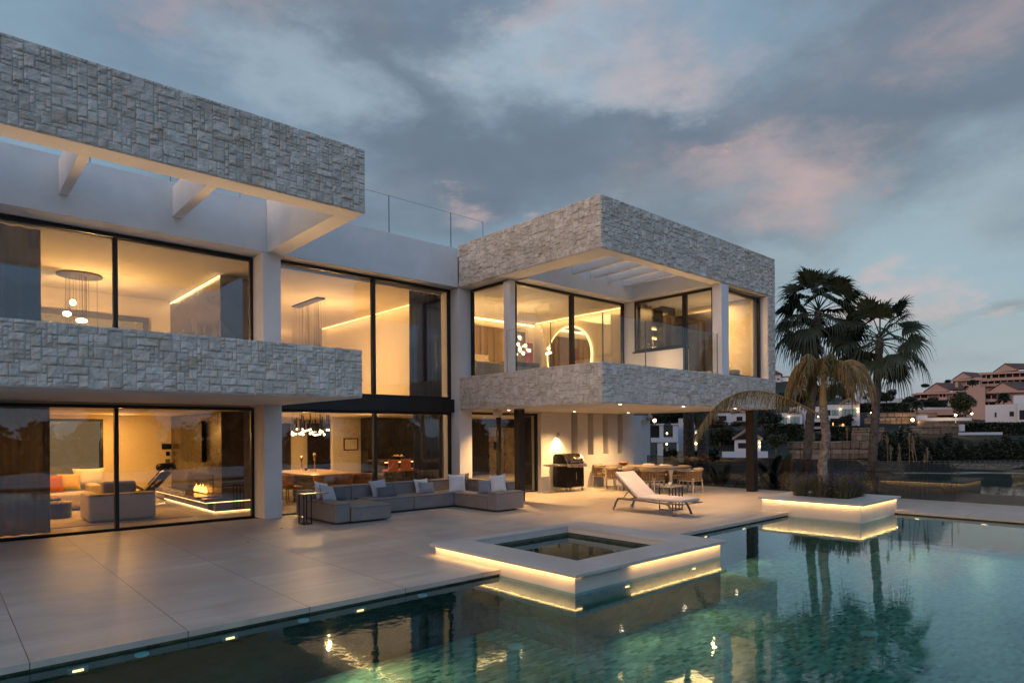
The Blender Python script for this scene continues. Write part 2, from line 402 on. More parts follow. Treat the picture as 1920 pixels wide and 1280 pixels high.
M = {}
M['stucco'] = m_stucco(); M['stone'] = m_stone(); M['deck'] = m_deck(); M['pooltile'] = m_pooltile(); M['water'] = m_water()
M['spawater'] = m_water((.62, .8, .74), 'spa_water')
M['coping'] = pm('pale_coping_stone', (.47, .44, .41), .5, 0, .10, 1.2, .15, 90)
M['curb'] = pm('pale_render', (.50, .46, .41), .7, 0, .06, 2, .15, 70)
M['black'] = pm('anthracite_aluminium', (.014, .015, .017), .38, .3, .05, 4, .02, 200)
M['glass'] = glassy('window_glass', (.86, .88, .87), .085, 0, .12)
M['rail'] = glassy('railing_glass', (.965, .985, .98), .022)
M['fence'] = glassy('fence_glass', (.60, .61, .60), .05)
M['edge'] = pm('glass_edge', (.10, .17, .20), .2, 0, .02)
M['wallin'] = pm('warm_white_plaster', (.75, .65, .49), .85, 0, .03, 1.2, .05)
M['floorin'] = pm('interior_stone_floor', (.62, .55, .46), .22, 0, .08, .9, .02)
M['marble'] = pm('dark_veined_marble', (.105, .085, .075), .25, 0, .25, 1.5, .02)
M['darkwood'] = pm('dark_cabinet', (.03, .026, .028), .22, 0, .15, 2, .02)
M['oak'] = pm('warm_oak', (.33, .20, .10), .5, 0, .18, 6, .1)
M['sofa'] = m_fabric('taupe_outdoor_fabric', (.225, .205, .195))
M['piping'] = pm('dark_seam_piping', (.06, .05, .05), .9)
M['p_white'] = m_fabric('ivory_cushion', (.70, .67, .66)); M['p_grey'] = m_fabric('grey_cushion', (.26, .26, .29))
M['p_slate'] = m_fabric('slate_cushion', (.13, .125, .145)); M['p_lgrey'] = m_fabric('light_grey_cushion', (.42, .41, .44))
M['mattress'] = m_fabric('white_canvas', (.50, .465, .49)); M['greymetal'] = pm('taupe_grey_metal', (.13, .115, .115), .45, .2, .1)
M['steel'] = pm('brushed_steel', (.58, .53, .47), .28, 1, .12, 3, .05); M['chrome'] = pm('polished_chrome', (.8, .78, .75), .12, 1, .03)
M['enamel'] = pm('black_enamel', (.008, .008, .009), .26, 0, .1, 3, .02, spec=.22); M['brass'] = pm('polished_brass', (.78, .52, .22), .2, 1, .08)
M['red'] = pm('red_knob', (.5, .02, .015), .3); M['cream'] = pm('cream_metal', (.46, .40, .31), .5, 0, .06)
M['rope'] = pm('woven_rope', (.22, .145, .08), .85, 0, .25, 30, .4, 120); M['tabletop'] = pm('grey_wood_top', (.20, .165, .135), .35, 0, .2, 5)
M['linen'] = m_fabric('natural_linen', (.40, .33, .25)); M['leather'] = pm('tan_leather', (.34, .125, .035), .45, 0, .12, 4)
M['orange'] = pm('orange_leather', (.55, .13, .03), .5, 0, .08); M['navy'] = pm('navy_lacquer', (.02, .022, .06), .25)
M['curtain'] = m_fabric('sheer_grey_curtain', (.20, .17, .15), .16, .30); M['drape'] = m_fabric('slate_drape', (.14, .14, .18), .05, .2)
M['creamsofa'] = m_fabric('cream_sofa_fabric', (.52, .44, .38)); M['ochre'] = m_fabric('ochre_sofa_fabric', (.33, .20, .07))
M['gold'] = m_fabric('gold_cushion', (.62, .42, .10)); M['rust'] = m_fabric('rust_cushion', (.36, .11, .03)); M['rug'] = m_fabric('beige_rug', (.40, .33, .27))
M['bedlinen'] = m_fabric('cream_bedlinen', (.72, .62, .46)); M['browntex'] = m_fabric('brown_throw', (.16, .11, .07)); M['panel'] = m_fabric('taupe_headboard', (.26, .19, .125))
M['mirror'] = pm('mirror', (.8, .8, .8), .02, 1, 0, 1, 0)
M['led'] = emis('led_strip', (1, .56, .20), 5); M['ledsoft'] = emis('soft_led_strip', (1, .62, .28), 5); M['bulb'] = emis('lit_bulb', (1, .66, .34), 22)
M['lens'] = emis('lit_lens', (1, .70, .42), 16); M['poollamp'] = emis('underwater_lamp', (1, .33, .12), 9); M['flame'] = emis('flames', (1, .36, .06), 9)
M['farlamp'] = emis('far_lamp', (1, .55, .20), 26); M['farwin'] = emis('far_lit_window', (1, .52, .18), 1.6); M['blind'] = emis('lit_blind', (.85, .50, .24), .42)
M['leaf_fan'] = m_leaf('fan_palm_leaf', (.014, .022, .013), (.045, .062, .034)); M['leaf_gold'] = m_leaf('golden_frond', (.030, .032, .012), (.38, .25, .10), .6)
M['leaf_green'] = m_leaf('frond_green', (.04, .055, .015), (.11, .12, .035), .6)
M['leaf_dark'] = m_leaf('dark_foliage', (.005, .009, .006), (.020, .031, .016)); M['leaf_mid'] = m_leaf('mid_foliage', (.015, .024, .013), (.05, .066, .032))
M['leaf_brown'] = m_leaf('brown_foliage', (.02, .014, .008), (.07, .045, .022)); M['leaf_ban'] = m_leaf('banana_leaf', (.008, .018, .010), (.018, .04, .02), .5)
M['lav'] = m_leaf('lavender_stem', (.035, .040, .022), (.13, .115, .065)); M['lavf'] = m_leaf('lavender_flower', (.03, .014, .07), (.09, .045, .17)); M['plume'] = m_leaf('dry_plume', (.16, .12, .075), (.32, .25, .16), .9)
M['bark'] = pm('palm_bark', (.135, .112, .098), .9, 0, .3, 9, 1.0, 14, .05); M['bark2'] = pm('peeling_bark', (.30, .235, .19), .9, 0, .35, 7, 1.0, 16, .05)
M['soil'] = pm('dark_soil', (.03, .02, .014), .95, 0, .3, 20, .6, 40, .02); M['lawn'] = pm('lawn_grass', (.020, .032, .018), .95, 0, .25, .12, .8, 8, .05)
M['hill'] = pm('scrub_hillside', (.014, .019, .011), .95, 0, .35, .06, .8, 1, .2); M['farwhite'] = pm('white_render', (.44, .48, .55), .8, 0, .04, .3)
M['terracotta'] = pm('terracotta_render', (.40, .265, .225), .85, 0, .05, .2); M['rooftile'] = pm('clay_roof_tiles', (.13, .065, .055), .8, 0, .2, .8, .5, 6, .05)
M['tanroof'] = pm('tan_roof_tiles', (.30, .20, .15), .8, 0, .2, 1, .5, 6, .05); M['farglass'] = pm('dark_window', (.018, .024, .03), .6, 0, .1, .5, spec=.08)
M['tealglass'] = pm('teal_window_blind', (.13, .26, .27), .25, 0, .1, .5); M['timber'] = pm('dark_timber', (.02, .018, .02), .8, spec=.08)
M['rubble'] = m_block('tan_rubble_blocks', 1.3, .62, (.15, .11, .08), (.34, .27, .20), (.03, .022, .018)); M['rubble2'] = m_block('honey_rubble_blocks', 1.6, .55, (.16, .12, .09), (.32, .25, .19), (.035, .03, .022))
M['ceramic'] = pm('white_ceramic', (.62, .56, .50), .35); M['blue'] = pm('blue_cloth', (.02, .10, .40), .8); M['yellow'] = pm('yellow_cloth', (.65, .50, .03), .8)
M['nozzle'] = pm('pale_plastic', (.55, .70, .66), .4); M['pillowred'] = pm('red_column', (.25, .03, .025), .5)
M['glassball'] = glassy('clear_glass_ball', (.95, .9, .82), .12)
M['render_grey'] = pm('grey_coffer', (.30, .31, .33), .8)
WARM = (1.0, .56, .21)

def lamp(name, kind, loc, power, color=WARM, size=.3, sy=None, spot=None, blend=.6, aim=None, radius=.03):
    d = bpy.data.lights.new(name, kind); d.energy = power; d.color = color
    if kind == 'AREA':
        d.size = size
        if sy: d.shape = 'RECTANGLE'; d.size_y = sy
    else: d.shadow_soft_size = radius
    if kind == 'SPOT': d.spot_size = R(spot or 120); d.spot_blend = blend
    o = bpy.data.objects.new(name, d); COL.objects.link(o); o.location = loc
    if aim: o.rotation_euler = (Vector(loc) - Vector(aim)).to_track_quat('Z', 'Y').to_euler()
    return o
# ------------------------------------------------------------------ split-face stone cladding: every stone is modelled relief
def stones(mb, o, U, N, width, height, seed, unit=.058, step=.0195):
    rnd = random.Random(seed); o, U, N = Vector(o), Vector(U), Vector(N); V = Vector((0, 0, 1))
    nw, nh = max(1, round(width / unit)), max(1, round(height / unit)); uw, uh = width / nw, height / nh
    used = [[False] * nw for _ in range(nh)]
    sizes = [(3, 2), (2, 2), (4, 2), (5, 2), (2, 3), (3, 3), (3, 2), (2, 2), (4, 3), (3, 1), (2, 1), (1, 2), (2, 3), (3, 4), (4, 2), (1, 1)]
    for r in range(nh):
        for c in range(nw):
            if used[r][c]: continue
            rnd.shuffle(sizes); pick = (1, 1)
            for (w, h) in sizes:
                if c + w <= nw and r + h <= nh and all(not used[r + j][c + i] for j in range(h) for i in range(w)):
                    if nw - c - w == 1: continue
                    pick = (w, h); break
            else:
                for (w, h) in ((2, 1), (1, 2), (1, 1)):
                    if c + w <= nw and r + h <= nh and all(not used[r + j][c + i] for j in range(h) for i in range(w)): pick = (w, h); break
            w, h = pick
            for j in range(h):
                for i in range(w): used[r + j][c + i] = True
            x0, x1, z0, z1 = c * uw + .0018, (c + w) * uw - .0018, r * uh + .0018, (r + h) * uh - .0018
            n, m = max(3, round((x1 - x0) / step)), max(3, round((z1 - z0) / step))
            base = rnd.uniform(.006, .017); tx, tz = rnd.uniform(-.09, .09), rnd.uniform(-.16, .04); q = rnd.uniform(0, 90)
            vs = []; fs = []
            for j in range(m + 1):
                for i in range(n + 1):
                    x, z = x0 + (x1 - x0) * i / n, z0 + (z1 - z0) * j / m
                    e = min(i, n - i, j, m - j)
                    p = Vector((x * 9 + q, z * 9, q))
                    k = noise.fractal(p, .8, 2.1, 4) * .015 + abs(noise.noise(p * .8 + Vector((5, 3, 1)))) * .019
                    d = base + k + tx * (x - (x0 + x1) / 2) + tz * (z - (z0 + z1) / 2)
                    if e == 0: d = base * .4 + .3 * max(k, 0)
                    elif e == 1: d = d * .95
                    jx = noise.noise(Vector((x * 30, z * 30, 1.5))) * .004 if 0 < i < n else 0
                    edge = noise.noise(Vector((x * 14, z * 14, 7.5))) * .0035 if e == 0 else 0
                    pos = o + U * (x + jx) + V * (z + (edge if j in (0, m) else 0)) + N * max(d, .001)
                    vs.append(pos)
            for j in range(m):
                for i in range(n):
                    a = j * (n + 1) + i; fs.append((a, a + 1, a + n + 2, a + n + 1))
            ring = [i for i in range(n + 1)] + [j * (n + 1) + n for j in range(1, m + 1)] + [m * (n + 1) + i for i in range(n - 1, -1, -1)] + [j * (n + 1) for j in range(m - 1, 0, -1)]
            b = len(vs)
            for k in ring: vs.append(Vector(vs[k]) - N * .03)
            L = len(ring)
            for k in range(L): fs.append((ring[k], b + k, b + (k + 1) % L, ring[(k + 1) % L]))
            if U.cross(V).dot(N) < 0: fs = [f[::-1] for f in fs]
            mb.add(vs, fs)
    return mb

# ------------------------------------------------------------------ the villa
villa = thing('modern_villa', 'white two-storey modern villa with split-stone bands and lit glass walls', 'villa', (0, 14, 0))
def vp(mb, name, mat, parent=None, **k): return mb.done(name, mat, parent or villa, True, **k)
def vbox(name, mat, *boxes, parent=None, **k):
    if len(boxes) > 1 and name in ('outer_wall', 'interior_floor', 'interior_wall', 'cabinet', 'floor_slab', 'roof', 'ceiling', 'terrace_wall', 'balcony'):
        return [vbox(name, mat, b, parent=parent, **k) for b in boxes][0]
    mb = MB()
    for b in boxes: mb.box(*b)
    return vp(mb, name, mat, parent, **k)
S = M['stucco']
vbox('fascia_wall', S, (-6, 10.66, 13.96, 14.95, 5.83, 6.89), bevel=.007)
vbox('roof', M['render_grey'], (-6, 10.66, 14.95, 27, 5.98, 6.6), (10.75, 18.6, 14.0, 23, 6.0, 6.7))
vbox('ceiling', M['wallin'], (-6, 10.60, 14.62, 22.2, 5.72, 5.80), (5.9, 14.4, 22.2, 26, 5.72, 5.80))
vbox('column', S, (5.33, 5.73, 13.96, 14.8, 0, 5.829), bevel=.007)
# left pergola frame, clad in stone
st = MB(); stones(st, (-1.2, 10.36, 5.83), (1, 0, 0), (0, -1, 0), 7.01, 1.15, 11); vp(st, 'stone_band', M['stone'])
vbox('pergola_frame', S, (-6, 5.80, 10.365, 10.80, 5.822, 6.965), (5.42, 5.80, 10.80, 13.955, 5.822, 6.965), bevel=.007)
for x0, x1 in ((-1.9, -1.74), (-.09, .07), (1.68, 1.83), (3.54, 3.72)): vbox('pergola_beam', S, (x0, x1, 10.803, 13.957, 6.19, 6.78), bevel=.007)
# left balcony
st = MB(); stones(st, (-1.2, 10.39, 2.50), (1, 0, 0), (0, -1, 0), 6.94, .86, 12); stones(st, (5.735, 10.39, 2.5), (0, 1, 0), (1, 0, 0), 3.5, .86, 13)
vp(st, 'stone_band', M['stone'])
vbox('balcony', S, (-6, 5.73, 10.395, 10.62, 2.492, 3.345), (5.5, 5.73, 10.62, 13.955, 2.492, 3.345), (-6, 5.5, 10.62, 14.5, 2.492, 2.97))
vbox('floor_slab', M['wallin'], (-6, 5.32, 14.75, 20.6, 2.40, 2.99), (5.32, 10.6, 22.2, 26, 2.46, 2.99), (10.70, 18.7, 14.85, 22.3, 2.46, 2.985), (18.7, 20.8, 16.5, 22.3, 2.46, 2.985), (10.62, 14.4, 22.2, 26, 2.46, 2.99))
# windows: frame (part) > pane (sub-part)
def window(axis, c, a0, a1, z0, z1, mull=(), fw=.065, dep=.09, gl='glass', label=None, top=None, trans=(), bot=None):
    """axis 'x': glass in the plane y=c running along x; axis 'y': plane x=c running along y"""
    f = MB(); top = top or fw; bot = bot or fw
    def B(u0, u1, w0, w1, d=dep):
        if axis == 'x': f.box(u0, u1, c - d / 2, c + d / 2, w0, w1)
        else: f.box(c - d / 2, c + d / 2, u0, u1, w0, w1)
    B(a0, a1, z1 - top, z1); B(a0, a1, z0, z0 + bot)
    B(a0, a0 + fw, z0 + bot, z1 - top); B(a1 - fw, a1, z0 + bot, z1 - top)
    for m, w in mull: B(m - w / 2, m + w / 2, z0 + bot, z1 - top, dep + .02)
    fo = vp(f, 'window', M['black'])
    if label: fo['label'] = label
    cuts = [a0 + fw] + [q for m, w in mull for q in (m - w / 2, m + w / 2)] + [a1 - fw]
    for u0, u1 in zip(cuts[::2], cuts[1::2]):
        p = MB()
        if axis == 'x': p.box(u0, u1, c - .006, c + .006, z0 + bot, z1 - top)
        else: p.box(c - .006, c + .006, u0, u1, z0 + bot, z1 - top)
        p.done('pane', M[gl], fo, True) if False else vp(p, 'pane', M[gl], fo)
    return fo
window('x', 14.58, -3.5, 5.33, 3.0, 5.80, ((-.9, .07), (2.66, .08)), label='upper left glass wall with a slim black post')
window('x', 14.58, -3.5, 5.33, 0.0, 2.45, ((-.9, .07), (2.66, .07)), bot=.03, label='ground floor glass wall of the living room')
window('x', 14.38, 5.73, 10.68, 2.78, 5.82, ((8.27, .09),), label='upper glass wall of the double-height dining room')
window('x', 14.38, 5.73, 10.68, 0.0, 2.42, ((8.29, .09),), bot=.03, label='lower glass wall of the dining room')
vbox('steel_beam', M['black'], (5.74, 10.68, 14.18, 14.46, 2.421, 2.775))
vbox('outer_wall', S, (10.684, 11.11, 13.96, 15.0, 0, 5.829), label=None) if False else vbox('outer_wall', S, (10.684, 11.11, 13.96, 15.0, 0, 5.829))
# right block: stone ring at the roof, stone parapet on the first floor
st = MB()
stones(st, (10.69, 13.955, 5.83), (0, -1, 0), (-1, 0, 0), 5.03, 1.15, 21); stones(st, (10.69, 8.925, 5.83), (1, 0, 0), (0, -1, 0), 8.03, 1.15, 22)
vp(st, 'stone_band', M['stone'])
st = MB()
stones(st, (10.69, 13.955, 2.49), (0, -1, 0), (-1, 0, 0), 5.03, .885, 23); stones(st, (10.69, 8.925, 2.49), (1, 0, 0), (0, -1, 0), 8.03, .885, 24)
stones(st, (18.28, 8.925, 3.375), (1, 0, 0), (0, -1, 0), .44, 2.455, 25)
vp(st, 'stone_band', M['stone'])
vbox('pergola_frame', S, (10.70, 11.27, 8.935, 13.957, 5.822, 6.965), (11.27, 18.71, 8.935, 9.24, 5.822, 6.965), bevel=.007)
vbox('fascia_wall', S, (15.62, 18.71, 9.24, 12.2, 5.80, 6.9), (11.27, 18.71, 11.86, 16.9, 5.781, 6.905), bevel=.007)
for x in (12.33, 13.04, 13.79, 14.55, 15.27): vbox('pergola_beam', S, (x - .06, x + .06, 9.243, 11.857, 6.17, 6.50), bevel=.007)
vbox('balcony', S, (10.70, 18.71, 8.935, 9.14, 2.482, 3.36), (10.70, 10.9, 9.14, 13.955, 2.482, 3.36), (10.9, 18.71, 9.14, 14.95, 2.482, 2.975))
vbox('column', S, (11.02, 11.20, 12.235, 12.49, 2.98, 5.78), bevel=.007); vbox('column', S, (15.68, 16.06, 8.938, 9.215, 3.361, 5.82), bevel=.007)
vbox('outer_wall', S, (18.275, 18.71, 8.938, 12.3, 3.361, 5.80), (18.30, 18.71, 12.3, 16.9, 2.98, 5.78), (10.95, 11.11, 13.2, 16.9, 2.98, 5.78) if False else (11.12, 11.3, 16.6, 16.9, 2.98, 5.78))
vbox('column', S, (15.76, 16.1, 11.875, 12.34, 2.98, 5.78), bevel=.007)
window('y', 11.13, 12.49, 13.95, 3.37, 5.81, label='side window of the bedroom above the stone parapet')
window('x', 12.30, 11.21, 15.75, 3.0, 5.775, ((13.42, .12),), label='bedroom sliding glass wall on the terrace')
window('y', 15.80, 9.22, 10.14, 3.0, 5.77, (), label='tall terrace glass of the kitchenette'); window('y', 15.80, 10.14, 11.87, 4.25, 5.77, (), label='kitchenette window above the white sill')
vbox('terrace_wall', S, (15.70, 15.98, 10.14, 11.874, 2.98, 4.2)); vbox('sill', M['black'], (15.66, 15.98, 10.12, 11.874, 4.202, 4.249))
window('x', 9.20, 16.06, 18.275, 3.37, 5.77, label='front window beside the stone end wall')
# ground floor under the right block
window('x', 14.45, 11.11, 14.10, 0.0, 2.44, ((12.52, .10),), bot=.03, label='kitchen glass door with dark frame')
g = MB(); nz = 1.08
xs = [14.10, 15.50, 15.80, 16.31, 16.60, 17.10, 17.39, 17.90, 18.20, 18.83]
for i in range(0, len(xs), 2): g.box(xs[i], xs[i + 1], 14.25, 14.55, 0, 2.48)
for i in range(1, len(xs) - 1, 2): g.box(xs[i], xs[i + 1], 14.25, 14.55, 0, nz)
g.box(14.10, 18.83, 14.551, 14.8, 0, 2.48); vp(g, 'niche_wall', S)
vbox('garden_wall', S, (18.832, 20.36, 14.64, 14.84, 0, 2.46))
vbox('post', M['black'], (11.6, 11.8, 12.55, 12.75, 0, 2.482)); vbox('post', M['black'], (18.42, 18.67, 9.47, 9.72, 0, 2.482))
# downlights in the soffit
for (a, b) in ((1163, 757.5), (1281.5, 762), (1378.5, 765.5), (1077, 771.5), (1178, 773.5), (954, 768.5)):
    p = P(a, b, z=2.47)
    d = MB(); d.lathe([(.052, 0), (.055, .012)], (p.x, p.y, 2.469), 20); do = vp(d, 'downlight', M['stucco'])
    d = MB(); d.lathe([(.036, 0), (.036, .004)], (p.x, p.y, 2.464), 20); vp(d, 'lens', M['lens'], do)
    lamp('downlight_lamp', 'SPOT', (p.x, p.y, 2.45), 320 if b < 767 else 620, spot=125, blend=.9, radius=.03)
# up-and-down wall lamp over the grill
w = MB(); w.lathe([(.035, 0), (.035, .13)], (14.80, 14.17, 1.72), 16); w.box(14.785, 14.815, 14.17, 14.25, 1.77, 1.80); wl_ = vp(w, 'wall_lamp', M['steel'])
lamp('wall_lamp_light', 'SPOT', (14.80, 14.165, 1.70), 170, spot=120, blend=1, radius=.02, aim=(14.80, 14.22, 1.0))
w = MB(); w.box(19.84, 19.99, 14.56, 14.64, 2.14, 2.28); vp(w, 'wall_lamp', M['cream']); 
# roof and terrace glass railings (each pane its own part)
def pane_run(axis, c, cuts, z0, z1, name='glass_railing', y_edge=True):
    for a, b in zip(cuts, cuts[1:]):
        p = MB()
        if axis == 'x': p.box(a + .006, b - .006, c - .007, c + .007, z0, z1)
        else: p.box(c - .007, c + .007, a + .006, b - .006, z0, z1)
        po = vp(p, name, M['rail'])
        q = MB()
        for e in (a + .006, b - .006):
            if axis == 'x': q.box(e - .0032, e + .0032, c - .0085, c + .0085, z0, z1)
            else: q.box(c - .0085, c + .0085, e - .0032, e + .0032, z0, z1)
        if axis == 'x': q.box(a + .006, b - .006, c - .0085, c + .0085, z1, z1 + .002)
        else: q.box(c - .0085, c + .0085, a + .006, b - .006, z1, z1 + .002)
        vp(q, 'polished_edge', M['edge'], po)
pane_run('x', 14.12, (6.65, 8.60, 10.55, 11.7), 6.89, 7.88)
pane_run('x', 15.5, (-2.1, -.6, .9, 2.4, 3.9, 5.4), 6.7, 7.62)
pane_run('y', 10.885, (9.06, 10.65, 12.22), 3.36, 4.46); pane_run('x', 9.05, (10.885, 12.43, 14.02, 15.64), 3.36, 4.46)

# ------------------------------------------------------------------ interiors (walls of the villa)
Wn = M['wallin']
vbox('interior_floor', M['floorin'], (-6, 5.8, 14.63, 20.4, 0.0, .012), (5.8, 10.68, 14.44, 22.2, 0.0, .012), (10.68, 18.8, 14.85, 22.2, 0, .012), (18.8, 20.8, 16.5, 22.2, 0, .012), (5.8, 14.4, 22.2, 26, 0, .012))
vbox('interior_floor', M['floorin'], (11.14, 18.28, 12.35, 16.6, 2.976, 2.995), (-6, 5.3, 14.63, 20.4, 2.992, 3.0))
vbox('interior_wall', Wn, (3.42, 5.1, 20.4, 20.6, .012, 2.40), (-6, 2.08, 20.4, 20.6, .012, 2.40), (2.08, 3.42, 20.4, 20.6, 2.30, 2.40))
vbox('interior_wall', Wn, (5.83, 5.99, 14.8, 22.2, .012, 5.72))                                  # between living and dining rooms
vbox('interior_wall', Wn, (-6, 5.1, 20.4, 20.6, 3.0, 5.72), (10.64, 10.70, 14.95, 22.2, 2.78, 5.72) if False else (10.62, 10.69, 15.02, 22.2, 2.99, 5.72))
vbox('interior_wall', Wn, (11.05, 12.55, 22.2, 22.4, .012, 2.459), (12.55, 21, 22.3, 22.5, .012, 2.459))
vbox('interior_wall', Wn, (8.0, 14.4, 26, 26.2, .012, 5.72), (5.85, 8.0, 26, 26.2, .012, 5.72), (14.4, 14.6, 22.5, 26, .012, 5.72))
vbox('interior_wall', Wn, (11.31, 16.3, 16.6, 16.8, 2.99, 5.78), (16.12, 16.30, 12.36, 16.6, 2.99, 5.78), (16.3, 18.3, 12.1, 12.35, 2.99, 5.78), (18.10, 18.29, 9.3, 12.1, 2.99, 5.78))
vbox('dark_panelling', M['darkwood'], (18.06, 18.099, 10.35, 12.09, 2.99, 5.6))
vbox('interior_wall', Wn, (20.8, 21.0, 17.5, 22.3, .012, 2.459), (-6, -5.9, 14.7, 20.4, 0, 5.72))
vbox('fireplace_shaft', M['marble'], (5.10, 5.82, 16.02, 20.39, .013, 2.39), (5.10, 5.82, 16.02, 20.39, 3.0, 5.66))
# strip lights tucked along ceilings
def ledbar(x0, x1, y0, y1, z0, z1, mat='led'): return vbox('strip_light', M[mat], (x0, x1, y0, y1, z0, z1))
ledbar(5.085, 5.10, 16.05, 20.35, 5.64, 5.665, 'ledsoft'); lamp('strip_lamp', 'AREA', (5.04, 18.2, 5.66), 14, size=.04, sy=4.2)
ledbar(10.60, 10.618, 15.0, 22.1, 5.685, 5.71)
for y in (16.6, 20.2): lamp('strip_lamp', 'AREA', (10.52, y, 5.68), 9, size=.04, sy=3.4)
ledbar(6.2, 10.3, 25.96, 25.98, 4.55, 4.59)
ledbar(16.10, 16.118, 12.45, 16.5, 5.735, 5.76); lamp('strip_lamp', 'AREA', (16.05, 14.5, 5.72), 14, size=.04, sy=4.0); lamp('strip_lamp', 'AREA', (13.7, 16.50, 5.68), 12, size=4.6, sy=.04); ledbar(11.35, 16.1, 16.57, 16.598, 5.64, 5.70, 'ledsoft')
fh = MB(); fh.box(4.62, 5.098, 16.4, 20.3, .28, .36); fh.box(4.62, 5.8, 15.7, 16.018, .28, .36); fh.box(4.9, 5.098, 16.4, 20.3, .013, .28); fh.box(4.9, 5.8, 15.85, 16.018, .013, .28)
hearth = vp(fh, 'hearth', M['marble'])
vbox('strip_light', M['led'], (4.885, 4.898, 15.86, 20.3, .02, .04), (4.9, 5.8, 15.836, 15.848, .02, .04), (4.64, 4.65, 15.72, 20.3, .262, .278), (4.65, 5.8, 15.715, 15.725, .262, .278))
fo = vbox('fireplace', M['enamel'], (5.09, 5.10, 16.65, 18.72, .42, .86)); 
fl = MB()
for k in range(9):
    y = 17.0 + k * .11; hh = random.uniform(.12, .26)
    fl.lathe([(.03, 0), (.035, hh * .3), (.018, hh * .7), (.002, hh)], (5.03, y, .40), 8)
vp(fl, 'flame', M['flame'], fo)
tv = vbox('television', M['enamel'], (4.99, 5.095, 17.17, 19.0, 1.17, 2.2))
# niche light on the landing, back room features
vbox('door', M['darkwood'], (10.62, 11.0, 25.9, 25.99, .012, 2.3)); vbox('door', M['darkwood'], (11.75, 12.75, 25.9, 25.99, .012, 2.3))
ao = vbox('cabinet', M['darkwood'], (12.2, 13.2, 21.65, 22.29, .012, 2.44), (13.21, 14.2, 21.65, 22.29, .012, 2.44), (14.21, 15.2, 21.65, 22.29, .012, 2.44), (15.21, 16.2, 21.65, 22.29, .012, 2.44), (16.21, 17.1, 21.65, 22.29, .012, 2.44), (17.11, 18.14, 21.65, 22.29, .012, 2.44), (20.0, 21.0, 21.65, 22.29, .012, 2.44), (18.15, 19.99, 21.65, 22.29, 2.08, 2.44))
slid = window('x', 20.45, 2.08, 3.42, 0.012, 2.30, ((2.21, .03),), label='dark framed door at the back of the living room')
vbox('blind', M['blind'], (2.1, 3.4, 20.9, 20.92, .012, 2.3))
pf = MB(); a = P(80, 573, y=20.35); b = P(278, 597, y=20.35); c = P(278, 622, y=20.35)
pf.box(-3, b.x, 20.3, 20.38, b.z - .13, b.z); pf.box(b.x - .12, b.x, 20.3, 20.38, 3.0, b.z - .13); vp(pf, 'window_frame', M['greymetal'])
vbox('inner_pane', M['glass'], (-3, b.x - .12, 20.36, 20.37, 3.0, b.z - .13))
# lamps added to light the rooms, without fittings: under ceilings or free in mid-room
lamp('living_light', 'AREA', (2.6, 18.3, 2.36), 171, (1, .47, .11), size=2.2, sy=3.0, aim=(2.6, 18.3, 0))
lamp('living_light', 'POINT', (3.6, 19.2, 1.9), 44, (1, .47, .11), radius=.04); lamp('living_light', 'AREA', (.2, 16.6, 2.36), 70, (1, .47, .11), size=2.0, aim=(.2, 16.6, 0))
def uplight(x, y, z, aim, power, cone=75):           # unseen uplights behind the balcony parapets, added to wash the pergola undersides
    m = MB(); m.lathe([(.05, 0), (.05, .02)], (x, y, z), 16); u = vp(m, 'uplight', M['black']); m = MB(); m.lathe([(.035, .0205), (.035, .024)], (x, y, z), 16); vp(m, 'lens', M['lens'], u)
    lamp('uplight_lamp', 'SPOT', (x, y, z + .05), power, spot=cone, blend=1, aim=aim, radius=.03)
for x in (-.4, 1.2, 2.8, 4.4): uplight(x, 13.3, 2.972, (x + .3, 10.9, 5.9), 150)
uplight(5.2, 13.2, 2.972, (5.6, 11.8, 5.9), 90)
for x in (12.2, 14.0, 15.2): uplight(x, 11.4, 2.977, (x, 9.1, 5.9), 105)
uplight(12.0, 11.9, 2.977, (11.0, 11.0, 5.9), 90)
lamp('landing_light', 'POINT', (2.9, 18.4, 4.3), 253, radius=.04); lamp('landing_light', 'POINT', (-1.0, 17.6, 4.6), 92, radius=.04)
lamp('dining_light', 'POINT', (8.15, 18.0, 1.75), 183, radius=.04); lamp('dining_light', 'POINT', (8.6, 17.6, 4.2), 229, radius=.04)
lamp('dining_light', 'AREA', (9.5, 24.2, 2.4), 92, size=2, aim=(9.5, 24.2, 0)); lamp('dining_light', 'POINT', (8.8, 24.2, 4.7), 138, radius=.04)
lamp('kitchen_light', 'AREA', (13.5, 18.2, 2.42), 75, size=3, sy=2, aim=(13.5, 18.2, 0)); lamp('kitchen_light', 'AREA', (17.2, 18.6, 2.42), 75, size=2, aim=(17.2, 18.6, 0))
lamp('bedroom_light', 'POINT', (13.6, 14.6, 4.5), 145, radius=.04); lamp('bedroom_light', 'POINT', (12.2, 15.4, 4.6), 54, radius=.04)
lamp('kitchenette_light', 'AREA', (17.2, 10.6, 5.70), 92, size=1.5, aim=(17.2, 10.6, 3)); lamp('kitchenette_light', 'POINT', (17.3, 10.2, 4.4), 34, radius=.04)
